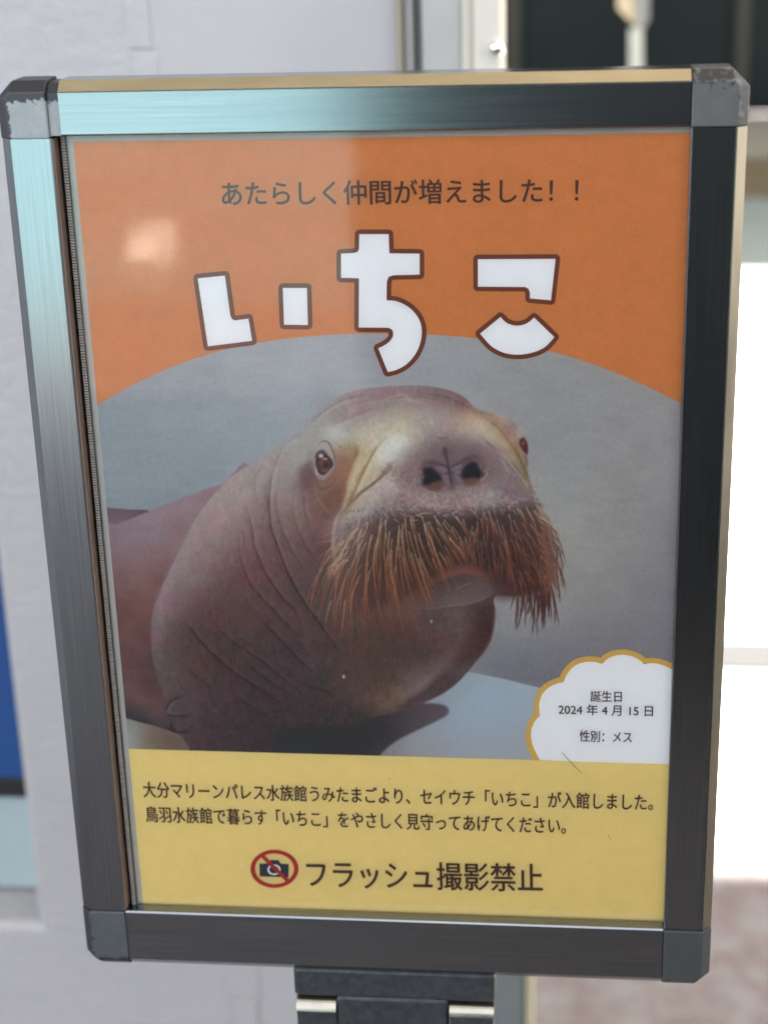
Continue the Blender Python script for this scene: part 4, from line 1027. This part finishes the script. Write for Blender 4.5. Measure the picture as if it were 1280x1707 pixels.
# ---- scalloped birthday badge
def cb(pts): return [(860+x/4.571, 1060+y/4.571) for x, y in pts]
lob = []
LOBES = ([(182,944),(150,885),(125,825),(114,755),(124,690),(150,640),(184,606)], [(180,590),(176,530),(190,465),(220,418),(270,380),(325,358),(358,352)],
           [(366,338),(396,280),(450,225),(520,199),(595,196),(652,211)], [(664,204),(705,168),(762,147),(830,143),(900,160),(948,188),(972,214)],
           [(990,211),(1050,206),(1120,222),(1180,250),(1260,300)])
for L_ in LOBES:
    lob += [tuple(q) for q in cr(L_, 4)]
cloud = cb(lob+[(1260,990)])
bd = flat('badge', [cloud], 2.4, RING)
for kk, L_ in enumerate(LOBES):
    A = np.array(cb([tuple(q) for q in cr(L_, 5)])); T = np.gradient(A, axis=0); T /= np.linalg.norm(T, axis=1)[:, None]
    O = A+np.stack([T[:, 1], -T[:, 0]], 1)*9.0
    I = A-np.stack([T[:, 1], -T[:, 0]], 1)*3.0
    # carry the ends on a little so that neighbouring scallops meet
    loops = [[tuple(O[q]), tuple(O[q+1]), tuple(I[q+1]), tuple(I[q])] for q in range(len(A)-1)]
    sc_ = flat('scallop_edge', loops, 2.7+.12*kk, RING); sc_.parent = bd; sc_.matrix_parent_inverse = Matrix.Identity(4)
bf = flat('badge_fill', [cloud], 3.6, WHITE); bf.parent = bd; bf.matrix_parent_inverse = Matrix.Identity(4)
# the yellow foot runs over the badge's lower edge
flat('yellow_edge', [[(U(890, 1268)[0], np.polyval(ysl, U(890, 1268)[0])), (U(890, 1268)[0], np.polyval(ysl, U(890, 1268)[0])-.03), (x1p, np.polyval(ysl, U(890, 1268)[0])-.03), (x1p, np.polyval(ysl, x1p))]], 4.4, YELLOW, px=False)

# ---- lettering
VF = None
def text_line(name, s, pL, pR, hgt, lay, mat, parent=poster, bold=.010, space=1.0):
    """one printed line; ink runs from pixel pL to pR (its mid height), hgt = ink height in pixels at the middle"""
    cu = bpy.data.curves.new(name, 'FONT'); cu.body = s; cu.size = 1.0; cu.offset = 0; cu.resolution_u = 6; cu.space_character = space
    to = bpy.data.objects.new(name, cu); col.objects.link(to)
    bpy.context.view_layer.update()
    me = bpy.data.meshes.new_from_object(to.evaluated_get(bpy.context.evaluated_depsgraph_get()))
    bpy.data.objects.remove(to); bpy.data.curves.remove(cu)
    c = np.zeros(len(me.vertices)*3, np.float32); me.vertices.foreach_get('co', c); c = c.reshape(-1, 3)
    a = np.array(U(*pL)); b_ = np.array(U(*pR)); mid = ((pL[0]+pR[0])/2, (pL[1]+pR[1])/2)
    sx = np.linalg.norm(b_-a)/(c[:, 0].max()-c[:, 0].min())
    hh = U(mid[0], mid[1]-hgt/2)[1]-U(mid[0], mid[1]+hgt/2)[1]; sy = hh/(c[:, 1].max()-c[:, 1].min())
    d = (b_-a)/np.linalg.norm(b_-a); nrm = np.array((-d[1], d[0]))
    cx = (c[:, 0]-c[:, 0].min())*sx; cy = (c[:, 1]-(c[:, 1].max()+c[:, 1].min())/2)*sy
    q = a[None]+cx[:, None]*d+cy[:, None]*nrm
    tris = [tuple(pl.vertices) for pl in me.polygons]; bpy.data.meshes.remove(me)
    dd = bold*sx; V_, F_ = [], []
    for m_, (ox, oy) in enumerate(((0, 0), (dd, 0), (-dd, 0), (0, dd*.8), (0, -dd*.8))[:5 if dd else 1]):
        base = len(V_)
        V_ += [(q_[0]*S+ox*S, -(ND+(lay+.12*m_)*LY)*S, Z0+(q_[1]+oy)*S) for q_ in q]; F_ += [tuple(base+t for t in f) for f in tris]
    me = bpy.data.meshes.new(name); me.from_pydata(V_, [], F_); me.update()
    o = link(name, me, mat); o.parent = parent
    o.matrix_parent_inverse = Matrix.Translation(-poster.location) if parent is poster else Matrix.Identity(4)
    return o
text_line('headline_text', 'あたらしく仲間が増えました！！', (370, 322), (964, 316), 41, 3.5, INK, bold=.014)
text_line('badge_text', '誕生日', (984, 1160), (1036, 1160.5), 18, 5, INK, bd, .010)
text_line('badge_text', '2024 年 4 月 15 日', (931, 1181.5), (1088, 1184.5), 18, 5, INK, bd, .010)
text_line('badge_text', '性別：メス', (966, 1226), (1053, 1228.5), 19, 5, INK, bd, .010)
text_line('notice_text', '大分マリーンパレス水族館うみたまごより、セイウチ「いちこ」が入館しました。', (239, 1315.5), (1088, 1337), 27, 5.2, INK, bold=.014)
text_line('notice_text', '鳥羽水族館で暮らす「いちこ」をやさしく見守ってあげてください。', (243, 1356.5), (943, 1376), 27, 5.2, INK, bold=.014)
text_line('warning_text', 'フラッシュ撮影禁止', (512, 1456), (904, 1463), 46, 5.2, INK, bold=.016)
# ---- no-photography symbol
th = np.linspace(0, 2*math.pi, 49)[:-1]
def ell(cx, cy, rx, ry): return [(cx+rx*math.cos(t), cy+ry*math.sin(t)) for t in th]
ic = flat('prohibition_ring', band(ell(457.7, 1448, 40, 31.8), ell(457.7, 1448, 32.5, 25.6)), 4.4, RED)
def sub(o): o.parent = ic; o.matrix_parent_inverse = Matrix.Identity(4); return o
sub(flat('camera_symbol', [[(432.5,1439.5),(448,1439),(451,1433.5),(464,1433.5),(468,1439.5),(481.5,1440.5),(481,1462.5),(433,1461)]], 3.2, NAVY))
sub(flat('lens_symbol', band(ell(457, 1449.5, 11, 9), ell(457, 1449.5, 8, 6.4)), 3.8, WHITE))
sub(flat('prohibition_bar', [[(433.5,1426.5),(439,1423.5),(483,1466.5),(478,1470.5)]], 4.8, RED))
CREASE = print_mat('crease_grey', (168, 152, 112), .05)
for lp in ([(936,1254.0),(936.8,1253.4),(958,1276),(970,1288.4),(969.4,1288.8),(957,1277)], [(1013,1392),(1013.8,1391.2),(1018,1399),(1017.2,1399.6)], [(648,1296),(650,1296),(651,1298),(648.5,1298.5)]):
    flat('crease_mark', [lp], 6, CREASE)
